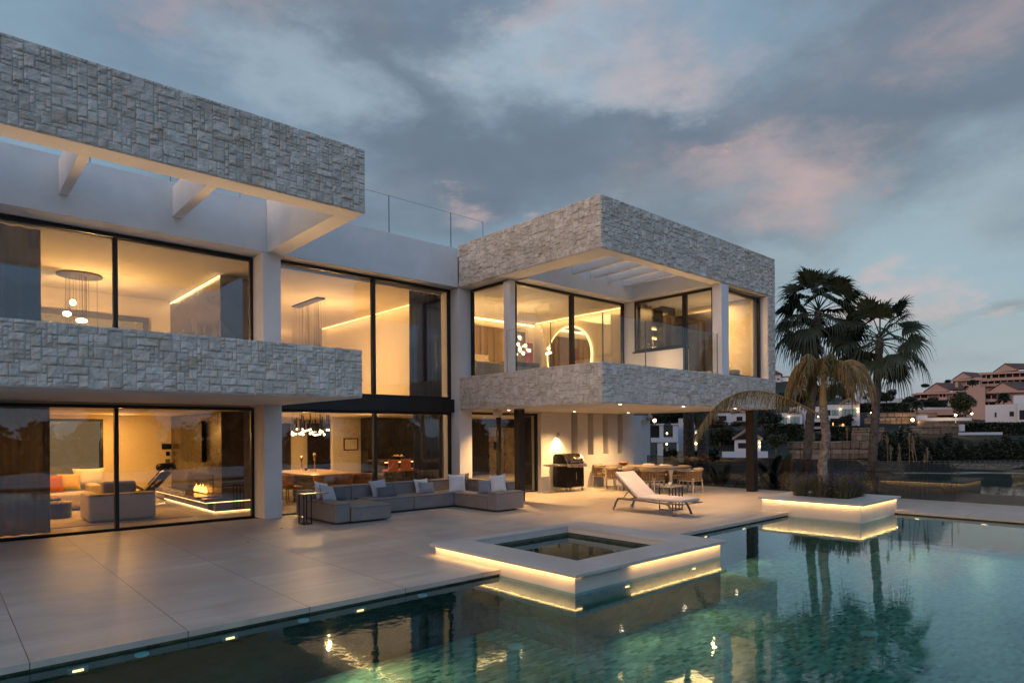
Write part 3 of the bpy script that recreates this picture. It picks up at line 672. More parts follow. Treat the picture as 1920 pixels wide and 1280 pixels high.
# ------------------------------------------------------------------ terrace, pool
d = MB()
for b in ((-8, 6.2, 6.54, 14.3), (8.5, 19.42, 6.54, 14.3), (6.2, 8.5, 7.93, 14.3), (16.35, 19.42, -9, 6.54), (-8, 16.35, -9, .55), (-8, -6, .55, 6.54), (11.1, 19.42, 14.3, 16)):
    d.box(b[0], b[1], b[2], b[3], -.058, 0)
struct(d.done('terrace', M['deck']))
d = MB(); d.box(-8, 19.40, 6.56, 16, -2.6, -.06); d.box(16.37, 19.40, -9, 6.56, -2.6, -.06); d.box(-8, 16.37, -9, .53, -2.6, -.06); d.box(-8, -6.02, .53, 6.56, -2.6, -.06)
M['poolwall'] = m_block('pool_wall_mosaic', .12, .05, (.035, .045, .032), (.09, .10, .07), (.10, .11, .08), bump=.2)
M['tubtile'] = m_block('brightened_pool_mosaic', .12, .05, (.12, .145, .10), (.27, .29, .20), (.25, .27, .19), bump=.2)  # brightened copy of the wall mosaic, its colour makes up for missing light
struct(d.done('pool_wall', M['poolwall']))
d = MB(); d.box(-6.02, 16.37, .53, 6.56, -1.1, -.8); struct(d.done('pool_floor', M['pooltile']))
d = MB()
for b in ((-6.01, 16.36, .54, 4.98), (-6.01, 14.32, 4.98, 5.20), (-6.01, 5.68, 5.20, 6.55), (8.97, 14.32, 5.20, 6.55)):
    d.add([(b[0], b[2], -.08), (b[1], b[2], -.08), (b[1], b[3], -.08), (b[0], b[3], -.08)], [(0, 1, 2, 3)])
struct(d.done('pool_water', M['water']))

tub = thing('hot_tub', 'square raised stone hot tub glowing under its rim, between the terrace and the pool', 'hot tub', (7.3, 6.6, 0))
def tp(mb, name, mat, **k): return mb.done(name, mat, tub, True, **k)
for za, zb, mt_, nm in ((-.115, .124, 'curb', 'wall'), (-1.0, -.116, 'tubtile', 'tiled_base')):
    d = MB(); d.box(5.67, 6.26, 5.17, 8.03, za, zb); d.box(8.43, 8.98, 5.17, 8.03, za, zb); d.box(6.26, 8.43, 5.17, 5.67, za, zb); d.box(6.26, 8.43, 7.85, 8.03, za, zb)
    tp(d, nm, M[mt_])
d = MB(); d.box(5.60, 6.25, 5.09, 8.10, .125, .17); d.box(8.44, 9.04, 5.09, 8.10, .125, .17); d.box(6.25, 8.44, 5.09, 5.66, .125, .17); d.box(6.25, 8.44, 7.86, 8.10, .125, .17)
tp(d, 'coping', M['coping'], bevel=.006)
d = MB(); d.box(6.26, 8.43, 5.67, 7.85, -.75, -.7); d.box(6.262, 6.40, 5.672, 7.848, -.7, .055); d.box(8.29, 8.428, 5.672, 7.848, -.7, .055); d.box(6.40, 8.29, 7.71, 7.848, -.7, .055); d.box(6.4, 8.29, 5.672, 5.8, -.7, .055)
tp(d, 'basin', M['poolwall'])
d = MB(); d.add([(6.40, 5.80, .02), (8.29, 5.80, .02), (8.29, 7.71, .02), (6.40, 7.71, .02)], [(0, 1, 2, 3)]); tp(d, 'water', M['spawater'])
d = MB(); d.box(5.655, 5.668, 5.16, 8.03, .108, .123); tp(d, 'strip_light', M['led'])
d = MB(); d.box(6.75, 8.98, 5.155, 5.168, .108, .123); tp(d, 'strip_light', M['led'])
d = MB(); d.box(5.655, 5.78, 5.155, 5.168, .108, .123); tp(d, 'strip_light', M['led'])
def strip(a, b, power, ax, tilt=0):                      # the light that leaves the strip, aimed down
    L = (Vector(b) - Vector(a)).length; c = (Vector(a) + Vector(b)) / 2
    o = lamp('strip_lamp', 'AREA', c, power, size=L if ax == 'x' else .02, sy=.02 if ax == 'x' else L)
    o.rotation_euler = (0, R(tilt), 0) if ax == 'y' else (R(tilt), 0, 0)
    return o
strip((5.615, 5.17, .118), (5.615, 8.03, .118), 6, 'y', -35); strip((6.75, 5.11, .118), (8.98, 5.11, .118), 4.6, 'x', 35)

pl = thing('planter_box', 'square stone planter glowing under its rim, at the far corner of the pool', 'planter', (15.4, 6.1, 0))
def pp(mb, name, mat, **k): return mb.done(name, mat, pl, True, **k)
d = MB(); x0, x1, y0, y1 = 14.30, 16.52, 5.02, 7.15

for za, zb, mt_, nm in ((-.115, .264, 'curb', 'wall'), (-1.0, -.116, 'tubtile', 'tiled_base')):
    d = MB(); d.box(x0, 15.08, y0, y1, za, zb); d.box(16.05, x1, y0, y1, za, zb); d.box(15.08, 16.05, y0, 5.55, za, zb); d.box(15.08, 16.05, 6.75, y1, za, zb); pp(d, nm, M[mt_])
d = MB(); d.box(x0 - .07, 15.09, y0 - .07, y1 + .07, .265, .315); d.box(16.04, x1 + .07, y0 - .07, y1 + .07, .265, .315); d.box(15.09, 16.04, y0 - .07, 5.56, .265, .315); d.box(15.09, 16.04, 6.74, y1 + .07, .265, .315)
pp(d, 'coping', M['coping'], bevel=.006)
d = MB(); d.box(15.08, 16.05, 5.55, 6.75, -.2, .235); pp(d, 'soil', M['soil'])
d = MB(); d.box(x0 - .014, x0 - .002, y0, y1, .247, .262); d.box(x0, x1, y0 - .014, y0 - .002, .247, .262); d.box(x1 + .002, x1 + .014, y0, y1, .247, .262); pp(d, 'strip_light', M['led'])
strip((x0 - .055, y0, .257), (x0 - .055, y1, .257), 4.4, 'y', -35); strip((x0, y0 - .055, .257), (x1, y0 - .055, .257), 4.4, 'x', 35); strip((x1 + .055, y0, .257), (x1 + .055, y1, .257), 4.4, 'y', 35)

# pool wall lamps, inlets and floor drains
def pool_lamp(x, y, ax, label):
    t = thing('pool_light', label, 'pool light', (x, y, -.15), 0, 'underwater lamps set in the pool wall')
    m = MB()
    if ax == 'x': m.box(-.075, .075, -.022, 0, -.028, .028)
    else: m.box(-.022, 0, -.075, .075, -.028, .028)
    m.done('housing', M['steel'], t, bevel=.008)
    m = MB()
    if ax == 'x': m.box(-.04, .04, -.027, -.0225, -.009, .009)
    else: m.box(-.027, -.0225, -.04, .04, -.009, .009)
    m.done('lens', M['poollamp'], t)
    v = (0, -1, -.75) if ax == 'x' else (-1, 0, -.55)
    lamp('pool_lamp', 'SPOT', (x + v[0] * .06, y + v[1] * .06, -.16), (55 if x < 5 else 26 if ax == 'x' else 22), (1, .76, .38), spot=130, blend=.9, aim=(x + v[0], y + v[1], -.16 + v[2]), radius=.03)
PL = [(.9, 'leftmost underwater lamp by the near terrace edge'), (2.15, 'bright starry underwater lamp below the near terrace edge'), (3.57, 'underwater lamp nearer the hot tub below the terrace edge')]
for x, l in PL: pool_lamp(x, 6.558, 'x', l)
pool_lamp(6.64, 5.168, 'x', 'underwater lamp in the hot tub wall by its glowing corner'); pool_lamp(8.2, 5.168, 'x', 'underwater lamp in the hot tub wall near its right end')
pool_lamp(10.83, 6.558, 'x', 'underwater lamp just right of the hot tub, by the terrace'); pool_lamp(12.28, 6.558, 'x', 'underwater lamp between hot tub and planter')
pool_lamp(16.368, 4.56, 'y', 'far underwater lamp beside the glowing planter'); pool_lamp(16.368, 3.33, 'y', 'far underwater lamp at the right end of the pool')
for x, l in ((1.37, 'leftmost round water inlet below the terrace edge'), (2.88, 'middle round water inlet below the terrace edge'), (4.38, 'round water inlet near the hot tub below the terrace edge')):
    m = MB(); m.lathe([(.05, 0), (.06, .006), (.06, .02)], (0, 0, 0), 24); m.box(-.02, .02, .03, .068, -.01, .01); o = m.done('pool_inlet', M['nozzle'], smooth=False)
    o.location = (x, 6.49, -.125); tag(o, l, 'pool inlet', 'round inlets in the pool wall')
for (a, b), l in (((1630, 1187), 'white round drain on the pool floor in the lower right'), ((1350, 1128), 'white round drain on the pool floor below the hot tub corner'), ((967, 1211), 'white round drain on the dark pool floor below the hot tub')):
    p = P(a, b, z=-.79); m = MB(); m.lathe([(.105, 0), (.105, .012), (.085, .022), (.03, .022)], (0, 0, 0), 24); o = m.done('pool_drain', M['ceramic'])
    o.location = (p.x, p.y, -.799); tag(o, l, 'pool drain', 'round drains on the pool floor')

# glass fence along the east edge
fen = thing('glass_fence', 'frameless smoked glass fence along the far terrace edge', 'fence', (19.3, 4, 0))
ys = [-8.0, -5.4, -2.8, -.2, 2.2, 4.6, 7.0, 9.4, 11.8, 14.0]
for a, b in zip(ys, ys[1:]):
    m = MB(); m.box(19.292, 19.308, a + .008, b - .008, .0, .99); po = m.done('glass_pane', M['fence'], fen, True)
    m = MB(); m.box(19.288, 19.312, b - .0075, b + .0045, .0, .99); m.done('edge_strip', M['black'], po, True)

# ------------------------------------------------------------------ outdoor furniture
def pillow(w, h, t, mat, name='cushion', parent=None):
    n = 12; vs = []; fs = []
    for s in (1, -1):
        for j in range(n + 1):
            for i in range(n + 1):
                u, v = 2 * i / n - 1, 2 * j / n - 1
                k = 1 - .10 * (1 - abs(v) ** 2.2) * abs(u) ** 3 * 1.0; k2 = 1 - .10 * (1 - abs(u) ** 2.2) * abs(v) ** 3
                th = ((1 - abs(u) ** 2.6) * (1 - abs(v) ** 2.6)) ** .55
                wr = noise.noise(Vector((u * 2 + w * 9, v * 2, s))) * .10 * th
                vs.append((u * w / 2 * k, s * t / 2 * th * (1 + wr), v * h / 2 * k2))
    q = (n + 1) ** 2
    for j in range(n):
        for i in range(n):
            a = j * (n + 1) + i; fs.append((a, a + 1, a + n + 2, a + n + 1)); fs.append((q + a + n + 1, q + a + n + 2, q + a + 1, q + a))
    m = MB(); m.add(vs, fs); return m.done(name, mat, parent, smooth=True)
sofa = thing('corner_sofa', 'long taupe U-shaped outdoor sofa with low back on the terrace', 'sofa', (8.3, 12.9, 0))
def sp_(name, x0, x1, y0, y1, z0, z1, bev=.035, mat='sofa'):
    m = MB(); m.box(x0, x1, y0, y1, z0, z1); o = m.done(name, M[mat], sofa, True, bevel=bev, seg=3)
    # dark welt along the top edge of every block
    w = MB(); zt = z1 - .012; e = .006
    for a, b in (((x0 + .02, y0 - .001), (x1 - .02, y0 - .001)), ((x0 - .001, y0 + .02), (x0 - .001, y1 - .02))):
        w.bar((a[0], a[1], zt - .02), (b[0], b[1], zt - .02), .007)
    w.done('piping', M['piping'], o, True)
    return o
sp_('arm', 6.0, 6.34, 11.98, 13.30, .035, .44); sp_('seat', 6.345, 7.28, 11.93, 13.30, .035, .35); sp_('seat', 7.285, 8.47, 12.86, 13.60, .035, .37)
sp_('seat', 8.475, 9.645, 12.86, 13.60, .035, .37); sp_('seat', 9.65, 10.32, 11.58, 12.84, .035, .37); sp_('seat', 9.65, 10.32, 12.85, 13.60, .035, .37)
sp_('arm', 9.65, 10.52, 11.22, 11.575, .035, .46)
sp_('backrest', 6.0, 6.34, 13.305, 13.88, .035, .60)
for a, b in ((6.345, 7.22), (7.225, 8.37), (8.375, 9.42), (9.425, 10.1)): sp_('backrest', a, b, 13.605, 13.88, .30, .65, .03)
for a, b in ((11.58, 12.42), (12.425, 13.2), (13.205, 13.9)): sp_('backrest', 10.325, 10.55, a, b, .30, .655, .03)
def cushion(label, px, py, y, w, h, tilt, yaw, mat, grp='loose cushions on the corner sofa', lean=18, zt=None, t=.15):
    p = P(px, py, y=y) if zt is None else P(px, py, z=zt)
    o = pillow(w, h, t, M[mat], 'cushion'); o.location = p
    o.matrix_world = Matrix.Translation(p) @ Matrix.Rotation(R(yaw), 4, 'Z') @ Matrix.Rotation(R(-lean), 4, 'X') @ Matrix.Rotation(R(tilt), 4, 'Y')
    return tag(o, label, 'cushion', grp)
cushion('ivory cushion propped at the left end of the corner sofa', 604, 921, 13.25, .46, .44, 12, 30, 'p_white')
cushion('light grey cushion in front of the ivory one at the sofa left end', 615, 925, 13.02, .46, .42, 14, 30, 'p_lgrey', lean=28)
cushion('slate cushion lying low against the back at the sofa left end', 634, 925, 13.35, .42, .36, 10, 15, 'p_slate', lean=30)
cushion('pale grey square cushion at the middle of the corner sofa', 711, 916, 13.40, .46, .46, -6, 0, 'p_lgrey')
cushion('wide slate cushion in front of the pale grey one', 726, 922, 13.22, .52, .30, -3, 0, 'p_slate', lean=25)
cushion('ivory cushion behind the grey one, right of the sofa middle', 791, 912, 13.45, .42, .42, 0, 0, 'p_white')
cushion('medium grey cushion leaning on the ivory one at the sofa middle', 800, 914, 13.28, .46, .32, 4, 0, 'p_grey', lean=25)
cushion('upright ivory cushion in the right corner of the sofa', 857, 906, 12.95, .46, .48, 0, -18, 'p_white', lean=8)
cushion('dark slate cushion behind the upright ivory one in the sofa corner', 862, 904, 13.25, .60, .48, 0, -10, 'p_slate', lean=8)
cushion('small grey cushion on the short right side of the sofa', 909, 912, 12.05, .36, .36, -6, -60, 'p_grey')
cushion('bright ivory cushion against the right arm of the sofa', 934, 907, 11.78, .40, .46, -8, -50, 'p_white', lean=12)
st_ = thing('side_table', 'black C-shaped side table standing over the left sofa arm', 'side table', (5.62, 12.55, 0))
m = MB(); m.box(-.05, .50, -.04, .22, .605, .625); m.done('top', M['tabletop'], st_)
m = MB()
for x in (-.04, .12): 
    for y in (-.03, .20): m.box(x - .011, x + .011, y - .011, y + .011, .0, .605)
for y in (-.03, .20): m.box(-.04, .12, y - .0105, y + .0105, .0, .02)
m.box(-.0505, -.0295, -.03, .2, .0, .02); m.box(.1095, .1305, -.03, .2, .0, .02); m.done('frame', M['black'], st_)

# sun lounger: head towards +y
lg = thing('sun_lounger', 'white cushioned sun lounger with grey frame and wheels, back raised', 'sun lounger', (12.2, 8.7, 0))
fr = MB()
for sx in (-.35, .35):
    fr.tube([(sx, .78, .30), (sx, .30, .30), (sx, -.20, .285), (sx, -.68, .27), (sx, -.78, .24), (sx, -.83, .12), (sx, -.86, .0)] if False else
            [(sx, .86, .03), (sx, .80, .20), (sx, .74, .285), (sx, .66, .30), (sx, .0, .295), (sx, -.55, .275), (sx, -.64, .25), (sx, -.71, .14), (sx, -.78, .0)], [.026] * 9, 8)
for y, z in ((.5, .30), (-.1, .29), (-.55, .275)): fr.bar((-.35, y, z), (.35, y, z), .025, .02)
fr.bar((-.35, -.55, .275), (-.35, -.99, .285), .03, .03); fr.bar((.35, -.55, .275), (.35, -.99, .285), .03, .03); fr.tube([(-.38, -1.03, .29), (.38, -1.03, .29)], .012, 8)
fr.done('frame', M['greymetal'], lg, smooth=True)
bk = MB()
for sx in (-.33, .33): bk.bar((sx, .22, .315), (sx, .84, .82), .028, .028)
bk.bar((-.33, .80, .79), (.33, .80, .79), .025); bk.tube([(-.30, .45, .50), (-.30, .62, .31)], .011, 6); bk.tube([(.30, .45, .50), (.30, .62, .31)], .011, 6); bk.done('backrest_frame', M['greymetal'], lg)
mt = MB(); mt.box(-.34, .34, -1.0, .22, .315, .385); mt.done('mattress', M['mattress'], lg, bevel=.028, seg=3)
mt = MB(); a = math.atan2(.52, .62); Mx = Matrix.Translation((0, .21, .315)) @ Matrix.Rotation(a, 4, 'X'); mt.box(-.34, .34, 0.0, .84, .012, .085, Mx); mt.done('back_cushion', M['mattress'], lg, bevel=.028, seg=3)
for sx in (-.35, .35):
    wh = MB(); wh.lathe([(.052, -.013), (.058, 0), (.052, .013)], (0, 0, 0), 20, Matrix.Translation((sx, .86, .058)) @ Matrix.Rotation(R(90), 4, 'Y')); wh.done('wheel', M['ceramic'], lg)
sb = thing('side_table', 'small black framed table with a cup, behind the sun lounger', 'side table', (12.98, 8.75, 0))
m = MB(); m.box(-.24, .24, -.2, .2, .53, .545); m.done('top', M['p_slate'] if False else M['tabletop'], sb)
m = MB()
for x in (-.20, -.07, .07, .2): m.box(x - .01, x + .01, -.19, -.17, .0, .53)
for x in (-.2, .2): m.box(x - .01, x + .01, .17, .19, 0, .53); m.box(x - .0095, x + .0095, -.17, .17, 0, .018)
m.box(-.2, .2, -.19, -.17, 0, .0185); m.done('frame', M['black'], sb)
m = MB(); m.lathe([(.034, 0), (.04, .01), (.042, .1), (.038, .1), (.036, .02)], (0, 0, 0), 18); c = m.done('cup', M['ceramic'], smooth=True); c.location = (12.93, 8.74, .546); tag(c, 'white cup standing on the small black table', 'cup')

# gas grill
gr = thing('gas_grill', 'black gas grill with closed lid and steel side shelf against the niche wall', 'grill', (14.88, 13.80, 0))
m = MB(); m.box(-.42, .38, -.30, .30, .13, .74); m.done('cabinet', M['enamel'], gr, bevel=.012)
m = MB(); m.box(-.015, .015, -.325, -.305, .36, .60); m.done('door_handle', M['chrome'], gr, bevel=.005)
m = MB(); m.prism([(-.33, .76), (.31, .76), (.34, .83), (.30, .90), (-.33, .90)], -.33, .40, Matrix.Rotation(0, 4, 'Z')) if False else m.box(-.40, .36, -.30, .30, .745, .85); m.done('firebox', M['enamel'], gr, bevel=.01)
m = MB(); MR = Matrix.Rotation(R(90), 4, 'Z')       # lid: profile across the depth, extruded along the width
m.prism([(-.31, .86), (-.29, .95), (-.17, 1.12), (-.08, 1.17), (.20, 1.17), (.29, 1.10), (.30, .86)], -.36, .40, MR); lid = m.done('lid', M['enamel'], gr, bevel=.015)
for xx in (-.402, .362):
    m = MB(); m.tube([(xx, a_, b_) for a_, b_ in ((-.315, .87), (-.295, .955), (-.172, 1.125), (-.08, 1.175), (.20, 1.175), (.29, 1.105), (.30, .87))], .009, 6); m.done('trim', M['chrome'], lid)
m = MB(); m.tube([(-.30, -.36, .93), (.28, -.36, .93)], .016, 10); m.bar((-.28, -.30, .93), (-.28, -.36, .93), .015); m.bar((.26, -.30, .93), (.26, -.36, .93), .015); m.done('handle', M['chrome'], lid, smooth=True)
m = MB(); m.lathe([(.045, 0), (.045, .012)], (0, 0, 0), 20, Matrix.Translation((0, -.236, 1.04)) @ Matrix.Rotation(R(52), 4, 'X')); m.done('thermometer', M['steel'], lid)
m = MB(); m.box(-.24, -.14, -.302, -.292, .955, .985); m.done('badge', M['steel'], lid)
m = MB(); m.prism([(-.44, .76), (-.40, .86), (-.30, .86), (-.30, .76)], -.38, .42, MR); cp = m.done('control_panel', M['steel'], gr, bevel=.004)
for i, x in enumerate((-.28, -.12, .04, .20)):
    m = MB(); m.lathe([(.026, 0), (.026, .02), (.02, .035)], (0, 0, 0), 16, Matrix.Translation((x, -.425, .805)) @ Matrix.Rotation(R(75), 4, 'X')); m.done('knob', M['red'] if i == 2 else M['chrome'], cp)
for s in (-1, 1):
    m = MB(); x0, x1 = ((-.90, -.43) if s < 0 else (.39, .50)); m.box(x0, x1, -.30, .24, .80, .855); m.done('side_shelf', M['steel'], gr, bevel=.008)
for x in (-.38, .34):
    for y in (-.26, .26): m = MB(); m.lathe([(.04, -.015), (.05, 0), (.04, .015)], (0, 0, 0), 16, Matrix.Translation((x, y, .052)) @ Matrix.Rotation(R(90), 4, 'Y')); m.box(x - .012, x + .012, y - .012, y + .012, .06, .13); m.done('caster', M['steel'], gr)

# wall speakers under the soffit
def speaker(loc, rz, label):
    t = thing('speaker', label, 'speaker', loc, rz, 'weatherproof speakers under the soffit')
    m = MB(); m.prism([(-.10, .10), (.10, .10), (.13, .0), (.06, -.10), (-.06, -.10), (-.13, .0)], -.08, .08); m.done('cabinet', M['ceramic'], t, bevel=.02)
    m = MB(); m.box(-.05, .05, -.03, .03, .10, .16); m.done('bracket', M['ceramic'], t)
speaker((11.2, 12.96, 2.36), .3, 'small angular speaker hanging above the kitchen door'); speaker((20.18, 14.52, 2.37), .9, 'small beige speaker hanging at the end of the niche wall')

# dining set on the terrace
dt = thing('dining_table', 'long grey-topped outdoor dining table with cream legs', 'dining table', (16.9, 12.35, 0))
m = MB(); m.box(-.52, .52, -1.35, 1.3, .715, .75); m.done('top', M['tabletop'], dt, bevel=.012)
m = MB(); m.box(-.5, .5, -1.32, 1.27, .672, .714); m.done('apron', M['cream'], dt)
for x in (-.46, .46):
    for y in (-1.27, 1.22): m = MB(); m.tube([(x, y, .672), (x, y, .5), (x, y, 0)], [.075, .045, .03], 8); m.done('leg', M['cream'], dt, smooth=True)
def dining_chair():
    t = thing('woven_chair', '', 'chair', (0, 0, 0), 0, 'woven tub chairs around the outdoor table')
    m = MB()                                          # cushion side is +y (towards the table), back towards -y
    for x in (-.26, .26): 
        for y in (-.24, .24): m.tube([(x * .95, y * .95, .36), (x * 1.03, y * 1.03, 0)], [.020, .014], 8)
    m.box(-.27, .27, -.25, -.225, .35, .385); m.box(-.27, .27, .225, .25, .35, .385); m.box(-.27, -.245, -.225, .225, .35, .385); m.box(.245, .27, -.225, .225, .35, .385)
    m.done('legs', M['cream'], t)
    path = []
    for a in range(0, 181, 9):
        q = R(a); path.append((-.30 * math.cos(q), -.05 - .25 * math.sin(q)))
    path = [(-.30, .27)] + [(-.30, .13)] + path + [(.30, .13), (.30, .27)]
    m = MB()
    for k in range(7): m.tube([(x, y, .40 + k * .041) for x, y in path], .009, 5)
    for i in range(0, len(path) - 1):
        for f in (0, .5):
            
            if i % 2 == 0 and f: continue
            x = path[i][0] * (1 - f) + path[i + 1][0] * f; y = path[i][1] * (1 - f) + path[i + 1][1] * f
            m.tube([(x, y, .385), (x * 1.02, y * 1.02, .66)], .012, 5)
    m.done('woven_back', M['rope'], t)
    m = MB(); m.tube([(x, y, .665) for x, y in path], .017, 6); m.done('top_rail', M['cream'], t)
    m = MB(); m.box(-.26, .26, -.25, .24, .386, .45); m.done('seat', M['linen'], t, bevel=.03, seg=3)
    m = MB(); m.tube([(-.22, -.24, .70), (0, -.27, .70), (.22, -.24, .70)], [.062, .068, .062], 12); m.done('back_cushion', M['linen'], t, smooth=True)
    return t
ch = dining_chair(); ch.location = (16.14, 11.55, 0); ch.rotation_euler.z = R(-90); ch['label'] = 'woven chair on the near side of the table, next to its right end'
for y, l in ((12.22, 'second woven chair from the right on the near side of the table'), (12.89, 'third woven chair on the near side, behind the lounger back'), ): dup(ch, (16.14, y, 0), R(-90), l)
dup(ch, (16.95, 10.72, 0), R(0), 'woven chair at the right end of the table, back to the pool')
dup(ch, (16.75, 13.95, 0), R(180), 'woven chair at the left end of the table by the niche wall')
for y, l in ((11.55, 'woven chair across the table near its right end'), (12.25, 'woven chair across the table at its middle'), (12.95, 'woven chair across the table near its left end')): dup(ch, (17.66, y, 0), R(90), l)
m = MB(); m.lathe([(.05, 0), (.11, .02), (.16, .07), (.17, .10), (.155, .10), (.10, .04), (.02, .03)], (0, 0, 0), 20); b = m.done('bowl', M['leather'], smooth=True); b.location = (16.75, 13.1, .752); tag(b, 'dark red wooden bowl on the outdoor dining table', 'bowl')
# ------------------------------------------------------------------ curtains
def curtain(axis, c, a0, a1, z0, z1, mat, label, grp=None, amp=.055, folds=9):
    t = []; n = int(folds * 12); vs = []; fs = []
    for i in range(n + 1):
        u = a0 + (a1 - a0) * i / n
        o = amp * math.sin(i / 12 * 2 * math.pi) + .012 * math.sin(i * .37)
        for z, k in ((z0, 1.15), ((z0 + z1) / 2, 1.0), (z1, .75)):
            vs.append((u, c + o * k, z) if axis == 'x' else (c + o * k, u, z))
    for i in range(n):
        for j in range(2): a = i * 3 + j; fs.append((a, a + 3, a + 4, a + 1))
    m = MB(); m.add(vs, fs); o = m.done('curtain', M[mat], smooth=True)
    sm = o.modifiers.new('thick', 'SOLIDIFY'); sm.thickness = .003
    return tag(o, label, 'curtain', grp)
curtain('x', 14.80, -1.5, 1.62, .03, 2.40, 'curtain', 'grey sheer curtain at the left end of the living room glass', folds=13)
curtain('x', 14.80, -2.5, 1.50, 3.02, 5.70, 'drape', 'blue-grey curtain at the left end of the upper left glass', folds=16)
curtain('x', 14.62, 9.62, 10.6, .03, 2.40, 'curtain', 'grey sheer curtain at the right end of the dining room glass', folds=7)
curtain('x', 14.62, 9.52, 10.55, 2.8, 5.70, 'drape', 'long slate curtain at the right end of the upper dining room glass', folds=7)
curtain('x', 14.66, 13.55, 14.06, .03, 2.42, 'curtain', 'beige curtain behind the kitchen door beside the grill wall', folds=5)

# ------------------------------------------------------------------ living room, ground floor
def softbox(name, parent, x0, x1, y0, y1, z0, z1, mat, bev=.04):
    m = MB(); m.box(x0, x1, y0, y1, z0, z1); return m.done(name, M[mat], parent, True, bevel=bev, seg=3)
m = MB(); m.box(-1.2, 4.3, 15.5, 19.2, .0125, .024); tag(m.done('rug', M['rug']), 'beige rug under the living room sofas', 'rug')
s1 = thing('cream_sofa', 'cream sofa seen from behind in the living room', 'sofa', (3.0, 16.2, 0))
softbox('back', s1, 2.36, 3.62, 15.72, 15.98, .05, .62, 'creamsofa', .05); softbox('seat', s1, 2.62, 3.62, 15.98, 16.75, .05, .42, 'creamsofa', .05); softbox('arm', s1, 2.36, 2.61, 15.985, 16.75, .05, .62, 'creamsofa', .05)
softbox('back_cushion', s1, 2.66, 3.30, 16.0, 16.18, .55, .86, 'p_lgrey', .06)
s2 = thing('ochre_sofa', 'ochre sofa with cushions at the back of the living room', 'sofa', (1.9, 19.2, 0))
softbox('back', s2, .6, 2.45, 19.55, 19.8, .1, .86, 'ochre', .06); softbox('seat', s2, .6, 3.1, 18.7, 19.55, .1, .46, 'creamsofa', .08); softbox('arm', s2, 2.85, 3.1, 18.7, 19.7, .1, .64, 'creamsofa', .06)
def lay(label, x, y, z, w, h, yaw, lean, mat, grp): 
    o = pillow(w, h, .14, M[mat]); o.matrix_world = Matrix.Translation((x, y, z)) @ Matrix.Rotation(R(yaw), 4, 'Z') @ Matrix.Rotation(R(-lean), 4, 'X'); return tag(o, label, 'cushion', grp)
lay('rust orange cushion on the ochre sofa', 2.12, 19.15, .66, .5, .44, 8, 22, 'rust', 'cushions indoors'); lay('gold cushion beside the rust orange one', 2.50, 19.35, .70, .5, .42, -8, 18, 'gold', 'cushions indoors'); lay('white cushion at the right end of the ochre sofa', 2.95, 19.5, .80, .72, .44, 0, 15, 'p_white', 'cushions indoors')
for (x, y, r, h, l) in ((1.75, 18.0, .42, .42, 'large round dark coffee table by the curtain'), (2.05, 17.35, .24, .36, 'small round dark coffee table in front of the large one')):
    t = thing('coffee_table', l, 'coffee table', (x, y, .025), 0, 'round dark coffee tables')
    m = MB(); m.lathe([(r * .9, 0), (r, .03), (r, h - .03)], (0, 0, 0), 28); m.done('body', M['navy'], t); m = MB(); m.lathe([(r + .01, h - .029), (r + .012, h)], (0, 0, 0), 28); m.done('rim', M['steel'], t)
ck = thing('chaise_longue', 'tubular steel chaise longue in black and white cowhide by the hearth', 'chaise longue', (4.0, 18.6, 0), R(-42)); ck.scale = (1.15, 1.15, 1.15)
m = MB(); pth = [(-.62, 0, .42), (-.42, 0, .50), (-.1, 0, .34), (.1, 0, .36), (.52, 0, .82), (.60, 0, .86)]
for y in (-.27, .27): m.tube([(a, y, c - .03) for a, b, c in pth], .014, 8); m.tube([(-.35, y, .12), (0, y, .26), (.35, y, .12)], .014, 8)
m.bar((-.3, -.3, .06), (-.3, .3, .06), .03); m.bar((.3, -.3, .06), (.3, .3, .06), .03); m.bar((-.35, 0, .1), (.35, 0, .1), .03)
for x in (-.3, .3):
    for y in (-.28, .28): m.box(x - .012, x + .012, y - .012, y + .012, .012, .06)
m.done('frame', M['chrome'], ck)
m = MB()
for (a, b, c), (e, f, g_) in zip(pth, pth[1:]): m.bar((a, 0, c), (e, 0, g_), .52, .045)
t = NT('cowhide'); n = t.noise(t.coord(), 4.5, 2, .4); M['cow'] = t.end(t.bsdf(t.mix(t.rng(n, .55, .57), (.02, .016, .014), (.62, .52, .38)), .9)); m.done('hide', M['cow'], ck)
m = MB(); m.tube([(.50, -.26, .90), (.50, .26, .90)], .085, 16); m.done('headrest', M['enamel'], ck, smooth=True)
for i, (a, b, w, h, l) in enumerate(((315, 836.5, .16, .08, 'black control screen on the yellow-lit living room wall'), (315.5, 850, .06, .06, 'small switch below the control screen'), (315.5, 864, .07, .06, 'lower socket plate below the switch'))):
    p = P(a, b, y=20.39); m = MB(); m.box(p.x - w, p.x + w * .6, 20.375, 20.399, p.z - h, p.z + h); tag(m.done('wall_panel', M['enamel'] if i != 2 else M['greymetal']), l, 'wall panel')

